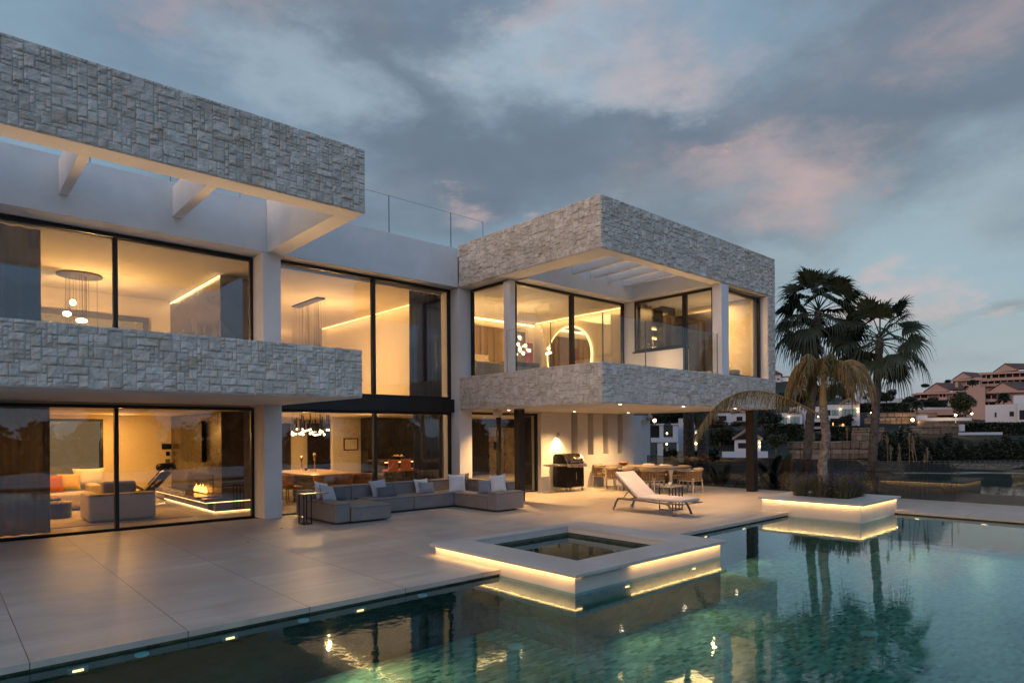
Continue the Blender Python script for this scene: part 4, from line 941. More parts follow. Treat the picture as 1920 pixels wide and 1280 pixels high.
# ------------------------------------------------------------------ chandelier on the upper left floor
cd = thing('round_chandelier', 'round ceiling disc with long cords and three lit glass shades', 'chandelier', (2.62, 18.4, 5.72))
m = MB(); m.lathe([(.47, -.04), (.47, 0)], (0, 0, 0), 36); m.done('ceiling_plate', M['greymetal'], cd)
m = MB()
for k in range(16): a = k * 2.4; r = .12 + .3 * ((k * .618) % 1); m.tube([(r * math.cos(a), r * math.sin(a), -.04), (r * math.cos(a), r * math.sin(a), -1.5 - .7 * ((k * .37) % 1))], .004, 4)
m.done('cord', M['black'], cd)
for (px, py, r, sq) in ((136.5, 567, .065, 1.1), (125.5, 588, .085, .75), (153, 601, .12, .45)):
    p = P(px, py, y=18.4) - Vector(cd.location); m = MB(); m.ball((0, 0, 0), r, 8, (1, 1, sq)); o = m.done('glass_shade', M['bulb'], cd, smooth=True); o.location = p

# ------------------------------------------------------------------ dining room
dc = thing('linear_chandelier', 'cluster chandelier of dark tubes and bright bulbs hung over the dining table', 'chandelier', (8.15, 17.9, 5.71))
m = MB(); m.box(-.12, .12, -.85, .85, -.04, 0); m.done('ceiling_plate', M['greymetal'], dc)
rc = random.Random(4); tb = MB(); cdm = MB(); bl = MB()
for k in range(44):
    x, y = rc.uniform(-.28, .28), -.9 + 1.8 * (k + .5) / 44; z = rc.uniform(-3.87, -3.68)
    cdm.tube([(x * .6, y, -.05), (x, y, z + .40)], .0022, 4); tb.tube([(x, y, z + rc.uniform(.24, .44)), (x, y, z)], .018, 8); bl.ball((x, y, z - .03), .024, 5)
cdm.done('cord', M['black'], dc); tb.done('tube', M['navy'], dc); bl.done('bulb', M['bulb'], dc, smooth=True)
tt = thing('dining_table', 'wide dark-edged indoor dining table under the chandelier', 'dining table', (8.2, 17.7, 0))
m = MB(); m.box(-.78, .82, -1.5, 1.6, .70, .75); m.done('top', M['oak'], tt, bevel=.01); m = MB(); m.box(-.3, .3, -.8, .8, .013, .70); m.done('base', M['darkwood'], tt)
def lchair(loc, rz, label, src=[None]):
    if src[0]: return dup(src[0], loc, R(rz), label)
    t = thing('leather_chair', label, 'chair', loc, R(rz), 'tan leather chairs around the indoor dining table'); src[0] = t
    m = MB(); q = [R(a) for a in range(0, 181, 12)]
    for r_, mm in ((.28, 1),):
        vs = []; fs = []
        for a in q:
            for z, rr in ((.42, .25), (.60, .29), (.74 + .03 * math.sin(a), .30)): vs.append((-rr * math.cos(a), -rr * math.sin(a), z))
        for i in range(len(q) - 1):
            for j in range(2): b = i * 3 + j; fs.append((b, b + 3, b + 4, b + 1))
        m.add(vs, fs)
    o = m.done('shell', M['leather'], t, smooth=True); sd_ = o.modifiers.new('thick', 'SOLIDIFY'); sd_.thickness = .045
    m = MB(); m.box(-.24, .24, -.22, .26, .38, .46); m.done('seat', M['leather'], t, bevel=.03); m = MB()
    for x in (-.2, .2):
        for y in (-.18, .2): m.tube([(x, y, .38), (x * 1.1, y * 1.1, .013)], .013, 6)
    m.done('legs', M['black'], t); return t
for i, (x, l) in enumerate(((7.65, 'tan leather chair nearest the column at the glass side of the table'), (8.2, 'tan leather chair at the middle of the glass side of the table'), (8.78, 'tan leather chair at the right of the glass side of the table'))): lchair((x, 15.92, 0), 0, l)
for y, l in ((16.8, 'tan leather chair on the left long side, near the glass'), (17.6, 'tan leather chair on the left long side, at the middle')): lchair((7.1, y, 0), -90, l)
def stick(x, y, h, label):
    t = thing('candlestick', label, 'candlestick', (x, y, .751), 0, 'brass candlesticks on the dining table')
    m = MB(); m.lathe([(.06, 0), (.05, .02), (.015, .05), (.02, .10), (.035, .14), (.015, .18), (.014, h * .6), (.04, h * .72), (.02, h * .8), (.045, h * .9), (.045, h)], (0, 0, 0), 16); m.done('stem', M['brass'], t, smooth=True)
    m = MB(); m.lathe([(.035, h + .001), (.035, h + .05)], (0, 0, 0), 12); m.done('candle', M['ceramic'], t)
stick(8.27, 18.7, .40, 'shorter brass candlestick on the indoor table'); stick(8.32, 17.9, .50, 'taller brass candlestick on the indoor table')
for x, y, l in ((8.30, 18.45, 'small dark ball by the shorter candlestick'), (8.32, 18.15, 'small brass dish between the candlesticks')):
    m = MB(); m.ball((0, 0, 0), .05, 8, (1, 1, .8 if 'ball' in l else .4)); o = m.done('ornament', M['enamel'] if 'ball' in l else M['brass'], smooth=True); o.location = (x, y, .79); tag(o, l, 'ornament')
def picture(name, x0, x1, z0, z1, y, label, canvas):
    t = thing(name, label, 'picture', ((x0 + x1) / 2, y, z0)); w = .035
    m = MB(); m.box(x0, x1, y - .03, y, z0, z0 + w); m.box(x0, x1, y - .03, y, z1 - w, z1); m.box(x0, x0 + w, y - .03, y, z0 + w, z1 - w); m.box(x1 - w, x1, y - .03, y, z0 + w, z1 - w); m.done('frame', M['black'], t, True)
    m = MB(); m.box(x0 + w, x1 - w, y - .012, y - .002, z0 + w, z1 - w); m.done('canvas', canvas, t, True)
picture('picture', 11.47, 12.07, 1.22, 1.68, 22.19, 'small black-framed picture on the dining room wall', M['wallin'])
t = NT('abstract_canvas'); n = t.noise(t.coord((1, 1, .5)), 4, 5, .6, 1.5); M['art'] = t.end(t.bsdf(t.mix(t.rng(n, .42, .58), (.05, .05, .055), (.60, .55, .48)), .6))
picture('picture', 12.85, 13.3, .95, 2.05, 25.98, 'tall abstract black and white picture at the back of the dining room', M['art'])
cs = thing('console_table', 'dark console with a brass vase at the back of the dining room', 'console', (12.2, 25.6, 0))
m = MB(); m.box(11.7, 13.0, 25.4, 25.85, .36, .52); m.done('body', M['enamel'], cs, True, bevel=.03); m = MB(); [m.box(x, x + .03, 25.45, 25.8, .013, .36) for x in (11.8, 12.85)]; m.done('leg', M['enamel'], cs, True)
m = MB(); m.lathe([(.05, 0), (.12, .10), (.13, .2), (.05, .3), (.06, .36)], (0, 0, 0), 16); o = m.done('vase', M['brass'], smooth=True); o.location = (12.72, 25.6, .521); tag(o, 'dark brass vase on the back console', 'vase')
p = P(543, 796.5, y=22)
# breakfast bar with stools
bar = thing('kitchen_island', 'dark kitchen island with a lit underside behind the stools', 'kitchen island', (12.4, 18.7, 0))
m = MB(); m.box(11.0, 14.6, 18.45, 19.3, .013, .92); m.done('base', M['darkwood'], bar, True); m = MB(); m.box(10.9, 14.7, 18.3, 19.4, .921, .97); m.done('top', M['marble'], bar, True); m = MB(); m.box(11.0, 14.6, 18.42, 18.44, .88, .905); m.done('strip_light', M['led'], bar, True)
s0 = thing('bar_stool', 'left orange bar stool at the kitchen island', 'bar stool', (10.95, 18.0, 0), 0, 'orange bar stools at the kitchen island')
m = MB(); m.box(-.19, .19, -.2, -.16, .66, 1.0); m.done('back', M['orange'], s0, bevel=.015); m = MB(); m.box(-.19, .19, -.16, .18, .62, .69); m.done('seat', M['orange'], s0, bevel=.015); m = MB()
for x in (-.17, .17):
    for y in (-.17, .17): m.box(x - .01, x + .01, y - .01, y + .01, .013, .62)
m.done('legs', M['black'], s0); dup(s0, (11.42, 18.0, 0), 0, 'middle orange bar stool at the kitchen island'); dup(s0, (11.9, 18.0, 0), 0, 'right orange bar stool, beside the sheer curtain')
m = MB(); m.lathe([(.04, 0), (.08, .02), (.24, .09), (.25, .10), (.2, .07), (.02, .03)], (0, 0, 0), 20); [m.ball((.12 * math.cos(a), .12 * math.sin(a), .1), .06, 6) for a in (0, 1.3, 2.5, 3.8, 5)]; o = m.done('fruit_bowl', M['brass'], smooth=True); o.location = (11.75, 18.8, .972); tag(o, 'golden fruit bowl on the kitchen island', 'fruit bowl')
# fridge in the cabinet wall
fg = thing('refrigerator', 'tall brushed steel fridge-freezer with dispenser behind the kitchen door', 'refrigerator', (19.1, 21.9, 0))
m = MB(); m.box(18.16, 19.98, 21.66, 22.28, .013, 2.07); m.done('body', M['steel'], fg, True); 
for a, b in ((18.17, 19.03), (19.06, 19.97)): m = MB(); m.box(a, b, 21.60, 21.655, .05, 2.03); m.done('door', M['steel'], fg, True, bevel=.01)
m = MB(); m.tube([(18.95, 21.55, .5), (18.95, 21.55, 1.75)], .015, 8); m.tube([(19.14, 21.55, .5), (19.14, 21.55, 1.75)], .015, 8); m.done('handle', M['chrome'], fg, True); m = MB(); m.box(18.42, 18.68, 21.588, 21.599, 1.1, 1.45); m.done('dispenser', M['enamel'], fg, True)

# ------------------------------------------------------------------ bedroom and kitchenette upstairs
hb = thing('headboard', 'tall taupe channelled headboard wall in the bedroom', 'headboard', (13.3, 16.5, 3))
for k in range(12): 
    x = 11.4 + k * .30; m = MB(); m.box(x, x + .292, 16.46, 16.585, 3.0, 5.42); m.done('channel_panel', M['panel'], hb, True, bevel=.045, seg=3)
bd = thing('bed', 'bed with cream linen and brown throw at the corner window', 'bed', (12.6, 15.2, 3.0))
softbox('mattress', bd, 11.45, 13.75, 14.1, 16.4, 3.25, 3.90, 'bedlinen', .10); softbox('throw', bd, 12.6, 13.8, 13.95, 15.3, 3.84, 3.97, 'browntex', .05)
lay('cream pillow at the head of the bed, by the window', 11.9, 15.7, 4.06, .7, .45, 10, 35, 'bedlinen', 'pillows on the bed'); lay('tan pillow standing against the headboard', 12.55, 16.15, 4.18, .75, .5, 0, 18, 'linen', 'pillows on the bed'); lay('small brown pillow in front of the tan ones', 12.5, 15.75, 4.08, .5, .34, 5, 28, 'browntex', 'pillows on the bed'); lay('second tan pillow on the far side of the bed', 13.25, 16.1, 4.18, .7, .5, 0, 18, 'linen', 'pillows on the bed')
mr = thing('round_mirror', 'large round wall mirror with a glowing ring', 'mirror', (16.1, 14.86, 4.42))
MX = Matrix.Rotation(R(-90), 4, 'Y'); m = MB(); m.lathe([(.985, .02), (.985, .045)], (0, 0, 0), 64, MX); m.done('glass', M['mirror'], mr)
m = MB(); ring = [(.005 * 0 - .018, 1.02 * math.cos(a), 1.02 * math.sin(a)) for a in [2 * math.pi * i / 64 for i in range(65)]]; m.tube(ring, .028, 6, cap=False); m.done('light_ring', M['led'], mr, smooth=True)
pd = thing('bubble_pendant', 'cluster pendant of clear glass bubbles with lit bulbs over the bed', 'pendant lamp', (13.55, 14.5, 5.7))
m = MB(); c_ = MB(); g_ = MB(); pc = random.Random(3)
for k, (px, py) in enumerate(((974, 632), (971, 645), (975, 655), (985, 648), (981, 662), (968, 664), (992, 657), (1029, 653), (1026, 663), (1032, 661))):
    p = P(px, py, y=14.5 if k < 7 else 14.0) - Vector(pd.location); g_.ball(p, .11 if k in (0, 6) else .08, 8); m.ball(p, .045, 6); c_.tube([(p.x * .5, p.y * .5, 0), (p.x, p.y, p.z + .05)], .004, 4)
c_.done('cord', M['brass'], pd); m.done('bulb', M['bulb'], pd, smooth=True); g_.done('glass_globe', M['glassball'], pd, smooth=True)
m = MB(); m.box(-.09, .09, -.09, .09, 0, 1.85); o = m.done('standing_screen', M['pillowred']); o.location = (14.9, 15.6, 2.996); tag(o, 'narrow dark red upright panel beside the round mirror', 'panel'); 
wr = thing('wardrobe', 'grey-brown wardrobe side panel at the back of the bedroom', 'wardrobe', (14.8, 16.1, 3)); m = MB(); m.box(14.6, 15.2, 16.1, 16.45, 3.0, 5.3); m.done('body', M['panel'], wr, True); m = MB(); m.box(14.55, 14.59, 16.38, 16.44, 3.0, 5.35); m.done('strip_light', M['led'], wr, True)
kc = thing('kitchenette_cabinets', 'dark bar cabinets with three glowing shelves behind the upper window', 'cabinet', (17.9, 11.4, 3))
K = lambda a, b: P(a, b, y=11.75)
m = MB(); m.box(K(1201, 600).x, K(1222, 600).x, 11.75, 12.09, 4.35, K(1210, 572).z); m.box(K(1243, 600).x, K(1266, 600).x, 11.75, 12.09, 3.0, K(1255, 565).z); m.box(K(1201, 600).x, K(1242.5, 600).x, 11.6, 12.09, 3.0, 4.2); m.box(K(1222.5, 600).x, K(1242.5, 600).x, 12.0, 12.09, 4.22, K(1232, 590).z); m.done('body', M['darkwood'], kc, True)
for z in (K(1232, 651).z, K(1232, 632).z, K(1232, 614).z): m = MB(); m.box(K(1222.6, 600).x, K(1242.4, 600).x, 11.78, 11.995, z, z + .02); so_ = m.done('shelf', M['glassball'], kc, True); m = MB(); m.box(K(1223.6, 600).x, K(1241.4, 600).x, 11.96, 11.99, z - .03, z - .001); m.done('strip_light', M['led'], so_, True)
for x, y, z, l in ((K(1230, 640).x, 11.88, K(1232, 651).z + .021, 'small clear bottle on the lowest glowing shelf'),): m = MB(); m.lathe([(.04, 0), (.04, .14), (.015, .18), (.015, .24)], (0, 0, 0), 12); o = m.done('bottle', M['ceramic'], smooth=True); o.location = (x, y, z); tag(o, l, 'bottle')
def bucket(loc, l):
    m = MB(); m.lathe([(.15, 0), (.22, .05), (.30, .62), (.28, .62), (.2, .06)], (0, 0, 0), 28); o = m.done('tub_chair', M['ceramic'], smooth=True); o.location = loc; tag(o, l, 'tub chair', 'pale tub chairs on the upper terrace corner')
p = P(1332, 690, x=16.9); bucket((17.2, 10.35, 3.0), 'pale tub chair behind the terrace column'); bucket((17.35, 9.65, 3.0), 'pale tub chair in the corner window right of the column')
t = thing('floor_lamp', 'small lit uplight on the upper terrace floor', 'floor lamp', (14.5, 10.9, 2.976)); m = MB(); m.lathe([(.06, 0), (.06, .03)], (0, 0, 0), 16); m.done('body', M['black'], t); m = MB(); m.lathe([(.04, .031), (.03, .05)], (0, 0, 0), 16); m.done('lens', M['lens'], t)
lamp('uplight_lamp', 'POINT', (14.5, 10.9, 3.15), 26, radius=.04)

for (a, b, r_, l) in ((528, 990, 1, 'dark fallen leaf on the paving in front of the column'), (465, 1016, 0, 'tiny dry leaf on the paving left of the larger one')):
    p = P(a, b, z=0); m = MB(); s_ = .028 if r_ else .016; m.add([(-s_, 0, .004), (0, s_ * .45, .012), (s_, 0, .006), (0, -s_ * .45, .003), (-s_, 0, .0005), (0, s_ * .45, .0085), (s_, 0, .0025), (0, -s_ * .45, .0)], [(0, 3, 2, 1), (4, 5, 6, 7), (0, 1, 5, 4), (1, 2, 6, 5), (2, 3, 7, 6), (3, 0, 4, 7)]); o = m.done('fallen_leaf', M['leaf_brown']); o.location = (p.x, p.y, .001); tag(o, l, 'leaf')
# ------------------------------------------------------------------ plants
def rv(rn): 
    z = rn.uniform(-1, 1); a = rn.uniform(0, 2 * math.pi); r = math.sqrt(1 - z * z); return Vector((r * math.cos(a), r * math.sin(a), z))
def foliage(mb, blobs, n, leaf, rn, shell=.55, asp=.45):
    tot = [b[1][0] * b[1][1] + b[1][2] * b[1][0] for b in blobs]; S_ = sum(tot)
    for (c, rad), w in zip(blobs, tot):
        for _ in range(int(n * w / S_)):
            d = rv(rn); k = shell + (1.04 - shell) * rn.random() ** .6
            k *= 1 + .22 * noise.noise(d * 2.4 + Vector(c))
            p = Vector((c[0] + d.x * rad[0] * k, c[1] + d.y * rad[1] * k, c[2] + d.z * rad[2] * k))
            u = rv(rn); v = u.cross(rv(rn)).normalized(); s = leaf * rn.uniform(.6, 1.3)
            mb.add([p - u * s, p + v * s * asp, p + u * s, p - v * s * asp], [(0, 1, 2, 3)])
def fan_leaf(mb, base, az, el, L, Rf, rn, nseg=26, droop=1.0):
    d = Vector((math.cos(az) * math.cos(el), math.sin(az) * math.cos(el), math.sin(el)))
    pts = [base + d * (L * t) - Vector((0, 0, .28 * L * t * t * droop)) for t in (0, .25, .5, .75, 1)]
    mb.tube(pts, [.022, .018, .015, .013, .011], 4)
    hub = pts[-1]; ax = (pts[-1] - pts[-2]).normalized(); side = ax.cross(Vector((0, 0, 1)))
    if side.length < .1: side = Vector((1, 0, 0))
    side.normalize(); side = (Matrix.Rotation(rn.uniform(-.75, .75), 3, ax) @ side); nrm = side.cross(ax)
    for i in range(nseg):
        a = R(-98 + 196 * (i + .5) / nseg) + rn.uniform(-.02, .02)
        dr = ax * math.cos(a) + side * math.sin(a)
        ln = Rf * (1 - .22 * abs(a) / 1.7) * rn.uniform(.85, 1.1); w0 = Rf * math.pi * .92 / nseg * .5
        wv = ax * -math.sin(a) + side * math.cos(a)
        row = []
        for t, wk in ((.03, .10), (.3, .6), (.48, .8), (.62, .42), (.78, .24), (.92, .15), (1.1, .02)):
            q = hub + dr * (ln * t) + nrm * (.10 * Rf * (abs(math.sin(a)) - .3) * t)
            q = q - Vector((0, 0, 1)) * (ln * (max(0, t - .35) ** 1.7) * (1.05 + rn.uniform(-.1, .35)) * droop)
            if t > .7: q = q - dr * ln * (t - .7) * .45 * droop
            fold = nrm * (w0 * .25 * wk * (1 if i % 2 else -1))
            row.append((q - wv * w0 * wk + fold, q + wv * w0 * wk - fold))
        vs = [p for r_ in row for p in r_]
        mb.add(vs, [(2 * k, 2 * k + 1, 2 * k + 3, 2 * k + 2) for k in range(len(row) - 1)])
def palm_trunk(mb, pts, r0, r1, n=28, rough=.018, seed=1):
    pts = [Vector(p) for p in pts]; out = []; rad = []
    for i in range(n * 2 + 1):
        t = i / (n * 2) * (len(pts) - 1); k = min(int(t), len(pts) - 2); f = t - k
        out.append(pts[k].lerp(pts[k + 1], f)); rad.append((r0 + (r1 - r0) * i / (n * 2)) + (rough if i % 2 else -rough * .4) + noise.noise(Vector((i * .4, seed, 0))) * rough)
    mb.tube(out, rad, 14)
def fan_palm(name, label, base, top, lean, Rc, seed, nleaf=34, r0=.26, grp=None, nseg=26):
    rn = random.Random(seed); t = thing(name, label, 'palm tree', base, 0, grp); b = Vector((0, 0, 0)); c = Vector((lean[0], lean[1], top - base[2]))
    m = MB(); palm_trunk(m, [b, b.lerp(c, .35) + Vector((.05, .02, 0)), b.lerp(c, .7), c], r0, r0 * .72, 34, .014, seed); m.done('trunk', M['bark'], t, smooth=True)
    m = MB()
    for i in range(nleaf):
        f = (i + .5) / nleaf; el = R(80 - 112 * f ** .85) + rn.uniform(-.12, .12); az = i * 2.39996 + rn.uniform(-.25, .25)
        fan_leaf(m, c + Vector((0, 0, .1 - .35 * f)), az, el, Rc * rn.uniform(.5, .64), Rc * rn.uniform(.52, .64), rn, nseg, .40 + .9 * f)
    m.done('crown', M['leaf_fan'], t); return t
p = P(1502, 885, x=20.6); fan_palm('fan_palm', 'tallest fan palm, left of the two behind the planter', (20.75, 9.08, -1.6), 5.68, (.35, -.45, 0), 1.62, 3, 32, .15, 'fan palms beyond the glass fence')
fan_palm('fan_palm', 'fan palm with a leaning crown, right of the tallest one', (20.6, 7.05, -1.6), 4.55, (.1, -.35, 0), 1.38, 8, 28, .135, 'fan palms beyond the glass fence')
for (x, y, s_, l) in ((22.5, 14.3, 5, 'palm trunk just left of the villa corner, crown hidden by the house'), (22.3, 13.55, 6, 'second palm trunk with ragged bark under the soffit')):
    fan_palm('fan_palm', l, (x, y, -1.6), 6.0, (.1, .1, 0), 1.3, s_, 14, .24, 'fan palms beyond the glass fence', 14)

# arching feather palm in the planter
def frond(mb, base, az, rise, reach, drop, rn, n=64, ll=.42, w=.016, twist=0):
    d = Vector((math.cos(az), math.sin(az), 0)); side = Vector((-d.y, d.x, 0)); pts = []
    for i in range(n + 1):
        t = i / n; pts.append(base + d * (reach * (t - .12 * t * t * t)) + Vector((0, 0, rise * math.sin(min(t * 1.9, math.pi)) * 1.0 - drop * t ** 2.6)) + side * (twist * t * t))
    mb.tube(pts[::4], [.024 * (1 - .8 * i / (n / 4)) + .003 for i in range(len(pts[::4]))], 5)
    for i in range(8, n + 1):
        t = i / n; L = ll * (1.15 - .6 * t) * min(1, (t - .08) * 6); tang = (pts[i] - pts[i - 1]).normalized()
        for s_ in (-1, 1):
            for rep in range(2):
                a = side * s_ * rn.uniform(.25, .7) + tang * rn.uniform(.25, .7) + Vector((0, 0, rn.uniform(-.15, .35)))
                a.normalize(); q0 = pts[i] + tang * rn.uniform(-.01, .01); ln = L * rn.uniform(.75, 1.15); prev = None; vs = []
                wd = tang.cross(a).normalized() * w * .5 if rn.random() < .5 else tang * w * .5
                for tt, wk in ((0, .6), (.3, 1), (.6, .8), (.85, .5), (1.0, .08)):
                    q = q0 + a * ln * (tt - .35 * tt * tt) * .8 - Vector((0, 0, 1)) * ln * .95 * tt ** 1.8
                    vs += [q - wd * wk, q + wd * wk]
                mb.add(vs, [(2 * k, 2 * k + 1, 2 * k + 3, 2 * k + 2) for k in range(4)])
qp = thing('feather_palm', 'golden feather palm with long arching fronds growing in the planter', 'palm tree', (15.35, 6.15, .235)); rn = random.Random(12)
m = MB(); palm_trunk(m, [(0, 0, 0), (-.06, .04, .8), (.03, -.02, 1.5), (-.03, .02, 2.15)], .112, .085, 34, .009, 3); m.done('trunk', M['bark2'], qp, smooth=True)
m = MB(); palm_trunk(m, [(-.03, .02, 2.15), (-.02, .02, 2.55), (0, 0, 2.95)], .085, .05, 8, .006, 4); m.done('crownshaft', M['leaf_gold'], qp, smooth=True)
m = MB(); base = Vector((0, 0, 2.85)); wv = math.pi
# azimuth: screen left is (-.742, .670), screen right is (.742,-.670)
LFT, RGT = math.atan2(.670, -.742), math.atan2(-.670, .742)
frond(m, base - Vector((0, 0, .95)), LFT + .05, 1.05, 3.45, 1.35, rn, 120, .50)
frond(m, base, LFT + .55, .62, .95, .75, rn); frond(m, base, LFT - .5, .55, .85, .8, rn); frond(m, base, LFT + 1.1, .7, .8, .9, rn); frond(m, base, LFT - 1.1, .65, .7, .95, rn); frond(m, base, LFT + .1, .75, .7, .6, rn)
frond(m, base, RGT, .62, 1.25, .75, rn, 70, .55); frond(m, base, RGT + .35, .55, 1.35, .85, rn, 70, .5); frond(m, base, RGT - .4, .5, 1.1, .9, rn, 64, .5); frond(m, base, RGT + .9, .7, .8, .9, rn); frond(m, base, RGT - .95, .6, .8, .9, rn)
for q in range(9): frond(m, base, rn.uniform(0, 6.28), rn.uniform(.45, .72), rn.uniform(.6, 1.15), rn.uniform(.7, 1.05), rn, 56, rn.uniform(.4, .55), .011)
m.done('crown', M['leaf_gold'], qp)
m = MB(); frond(m, base, LFT + 1.6, .75, .5, .7, rn, 50, .4, .02); frond(m, base, RGT + 1.6, .7, .45, .8, rn, 50, .4, .02); frond(m, base, RGT + .6, .6, .6, 1.0, rn, 50, .45, .02); frond(m, base, LFT - .8, .65, .45, 1.1, rn, 50, .45, .02); m.done('green_frond', M['leaf_green'], qp)
# lavender clumps in the planter
rn = random.Random(5)
labs = ['lavender clump at the left corner of the planter', 'lavender clump at the front corner of the planter', 'lavender clump at the right corner of the planter', 'lavender clump just behind the palm trunk', 'lavender clump between the left corner and the trunk', 'low lavender clump on the right side of the planter', 'lavender clump at the back of the planter']
for (x, y), l in zip(((15.2, 6.65), (15.25, 5.72), (15.95, 5.68), (15.62, 6.35), (15.2, 6.2), (15.6, 5.72), (15.9, 6.3)), labs):
    t = thing('lavender', l, 'lavender', (x, y, .235), 0, 'lavender clumps around the palm'); m = MB(); f = MB()
    for k in range(230):
        a = rn.uniform(0, 6.28); r = rn.uniform(.0, .16); b = Vector((r * math.cos(a), r * math.sin(a), 0)); h = rn.uniform(.26, .62); o = Vector((math.cos(a), math.sin(a), 0)) * rn.uniform(.04, .28); w = Vector((-math.sin(a), math.cos(a), 0)) * .0045
        tip = b + o + Vector((0, 0, h)); mid = b + o * .35 + Vector((0, 0, h * .55)); m.add([b - w, b + w, mid + w, mid - w, tip + w * .5, tip - w * .5], [(0, 1, 2, 3), (3, 2, 4, 5)])
        for _ in range(5):
            q = b.lerp(tip, rn.uniform(.2, .9)); d = rv(rn) * .045; e = rv(rn) * .006; m.add([q, q + d * .5 + e, q + d, q + d * .5 - e], [(0, 1, 2, 3)])
        if rn.random() < .08: f.ball(tip + Vector((0, 0, .012)), .014, 4, (1, 1, 2.0))
    m.done('stems', M['lav'], t); f.done('flowers', M['lavf'], t)
# dry plume grass beyond the fence
rn = random.Random(9); k = 0
for (px, py, hgt) in ((1652, 938, 1.2), (1668, 940, 2.15), (1690, 942, 1.6), (1705, 944, 2.2), (1725, 945, 1.9), (1738, 946, 2.1), (1757, 948, 1.0), (1790, 950, 1.25), (1560, 930, 2.3), (1590, 930, 2.4), (1535, 930, 2.2), (1480, 925, 1.7)):
    p = P(px, py, x=20.1 + .3 * rn.random()); k += 1; grp = 'dry plume grasses beyond the fence'
    t = thing('plume_grass', '', 'plume grass', (p.x, p.y, -1.6), 0, grp); m = MB(); f = MB()
    for j in range(26):
        a = rn.uniform(0, 6.28); h = rn.uniform(.7, 1.5); o = Vector((math.cos(a), math.sin(a), 0)) * rn.uniform(.15, .5); w = Vector((-math.sin(a), math.cos(a), 0)) * .006
        m.add([-w, w, o * .4 + Vector((0, 0, h * .7)) + w, o * .4 + Vector((0, 0, h * .7)) - w, o + Vector((0, 0, h))], [(0, 1, 2, 3), (3, 2, 4)])
    for j in range(2):
        a = rn.uniform(0, 6.28); o = Vector((math.cos(a), math.sin(a), 0)) * rn.uniform(.1, .35); top = Vector((0, 0, hgt + 1.15 - .3 * j)) + o; m.tube([(0, 0, 0), o * .3 + Vector((0, 0, top.z * .5)), top], .006, 4)
        for q in range(130):
            s_ = rn.random(); c = top - Vector((0, 0, .42)) * s_ - o * .12 * s_; d = (rv(rn) * .06 + Vector((0, 0, .04))) * (1.15 - abs(2 * s_ - .8) * .75); e = rv(rn) * .006; f.add([c, c + d * .6 + e, c + d, c + d * .6 - e], [(0, 1, 2, 3)])
    m.done('blades', M['plume'], t); f.done('plume', M['plume'], t)
    t['label'] = ['short dry plume grass beside the planter corner', 'tall dry plume grass right of the planter', 'leaning dry plume grass, third from the planter', 'tallest dry plume behind the fence', 'dry plume grass left of the fence post', 'tall slim dry plume before the lit line', 'short dry plume low at the fence', 'single dry plume near the fence joint', 'dry plume just right of the feather palm trunk', 'tall dry plume between feather palm and right fan palm', 'dry plume just left of the right fan palm', 'dry plume left of the feather palm trunk'][k - 1]
m = MB(); m.tube([(0, 0, 0), (.0, .0, 2.15)], .05, 10); o = m.done('garden_stake', M['black'], smooth=True); p = P(1645, 925, x=19.9); o.location = (p.x, p.y, -1.6); tag(o, 'short black stake beside the plume grasses', 'stake')

# broad-leaved banana-like plants
def banana(label, base, H_, n, seed):
    rn = random.Random(seed); t = thing('banana_plant', label, 'banana plant', base, 0, 'banana plants beyond the fence'); m = MB(); s = MB()
    for i in range(n):
        az = i * 2.4 + rn.uniform(-.3, .3); el = rn.uniform(.9, 1.35); L = H_ * rn.uniform(.5, .8); d = Vector((math.cos(az), math.sin(az), 0)); sd_ = Vector((-d.y, d.x, 0)); b = Vector((0, 0, H_ * .32)); vs = []
        for k in range(11):
            u = k / 10; c = b + d * (L * math.cos(el) * u * 1.3) + Vector((0, 0, L * math.sin(el) * u - L * .34 * u ** 3)); w = L * .07 * math.sin(math.pi * min(1, u * .93 + .05)) * (0.3 if u < .22 else 1)
            vs += [c - sd_ * w + Vector((0, 0, w * .35)), c, c + sd_ * w + Vector((0, 0, w * .35))]
        m.add(vs, [(3 * k + j, 3 * k + j + 1, 3 * k + j + 4, 3 * k + j + 3) for k in range(10) for j in (0, 1)])
    s.tube([(0, 0, 0), (0, 0, H_ * .45)], [.12, .06], 8); s.done('stem', M['leaf_ban'], t); m.done('leaves', M['leaf_ban'], t, smooth=True)
for (px, py, x, H_, n, l) in ((1283, 858, 24, 2.9, 9, 'banana plant left of the palm trunks'), (1352, 858, 24, 2.7, 9, 'banana plant in front of the white gabled cottage'), (1462, 880, 23, 3.2, 12, 'tall banana plant right of the dark terrace post'), (1440, 880, 24.5, 3.2, 8, 'smaller banana plant beside the dark terrace post')):
    p = P(px, py, x=x); banana(l, (p.x, p.y, -1.6), H_, n, px)
def bush(name, label, loc, rad, n, leaf, mat, seed, grp=None, cat='bush', kx=5):
    rn = random.Random(seed); bl = [((rn.uniform(-.7, .7) * rad[0], rn.uniform(-.7, .7) * rad[1], rad[2] * rn.uniform(.5, 1.05)), (rad[0] * rn.uniform(.35, .6), rad[1] * rn.uniform(.35, .6), rad[2] * rn.uniform(.4, .62))) for _ in range(kx)] + [((0, 0, rad[2] * .7), (rad[0] * .8, rad[1] * .8, rad[2] * .75))]
    m = MB(); foliage(m, bl, n, leaf, rn); o = m.done(name, mat); o.location = loc; return tag(o, label, cat, grp)
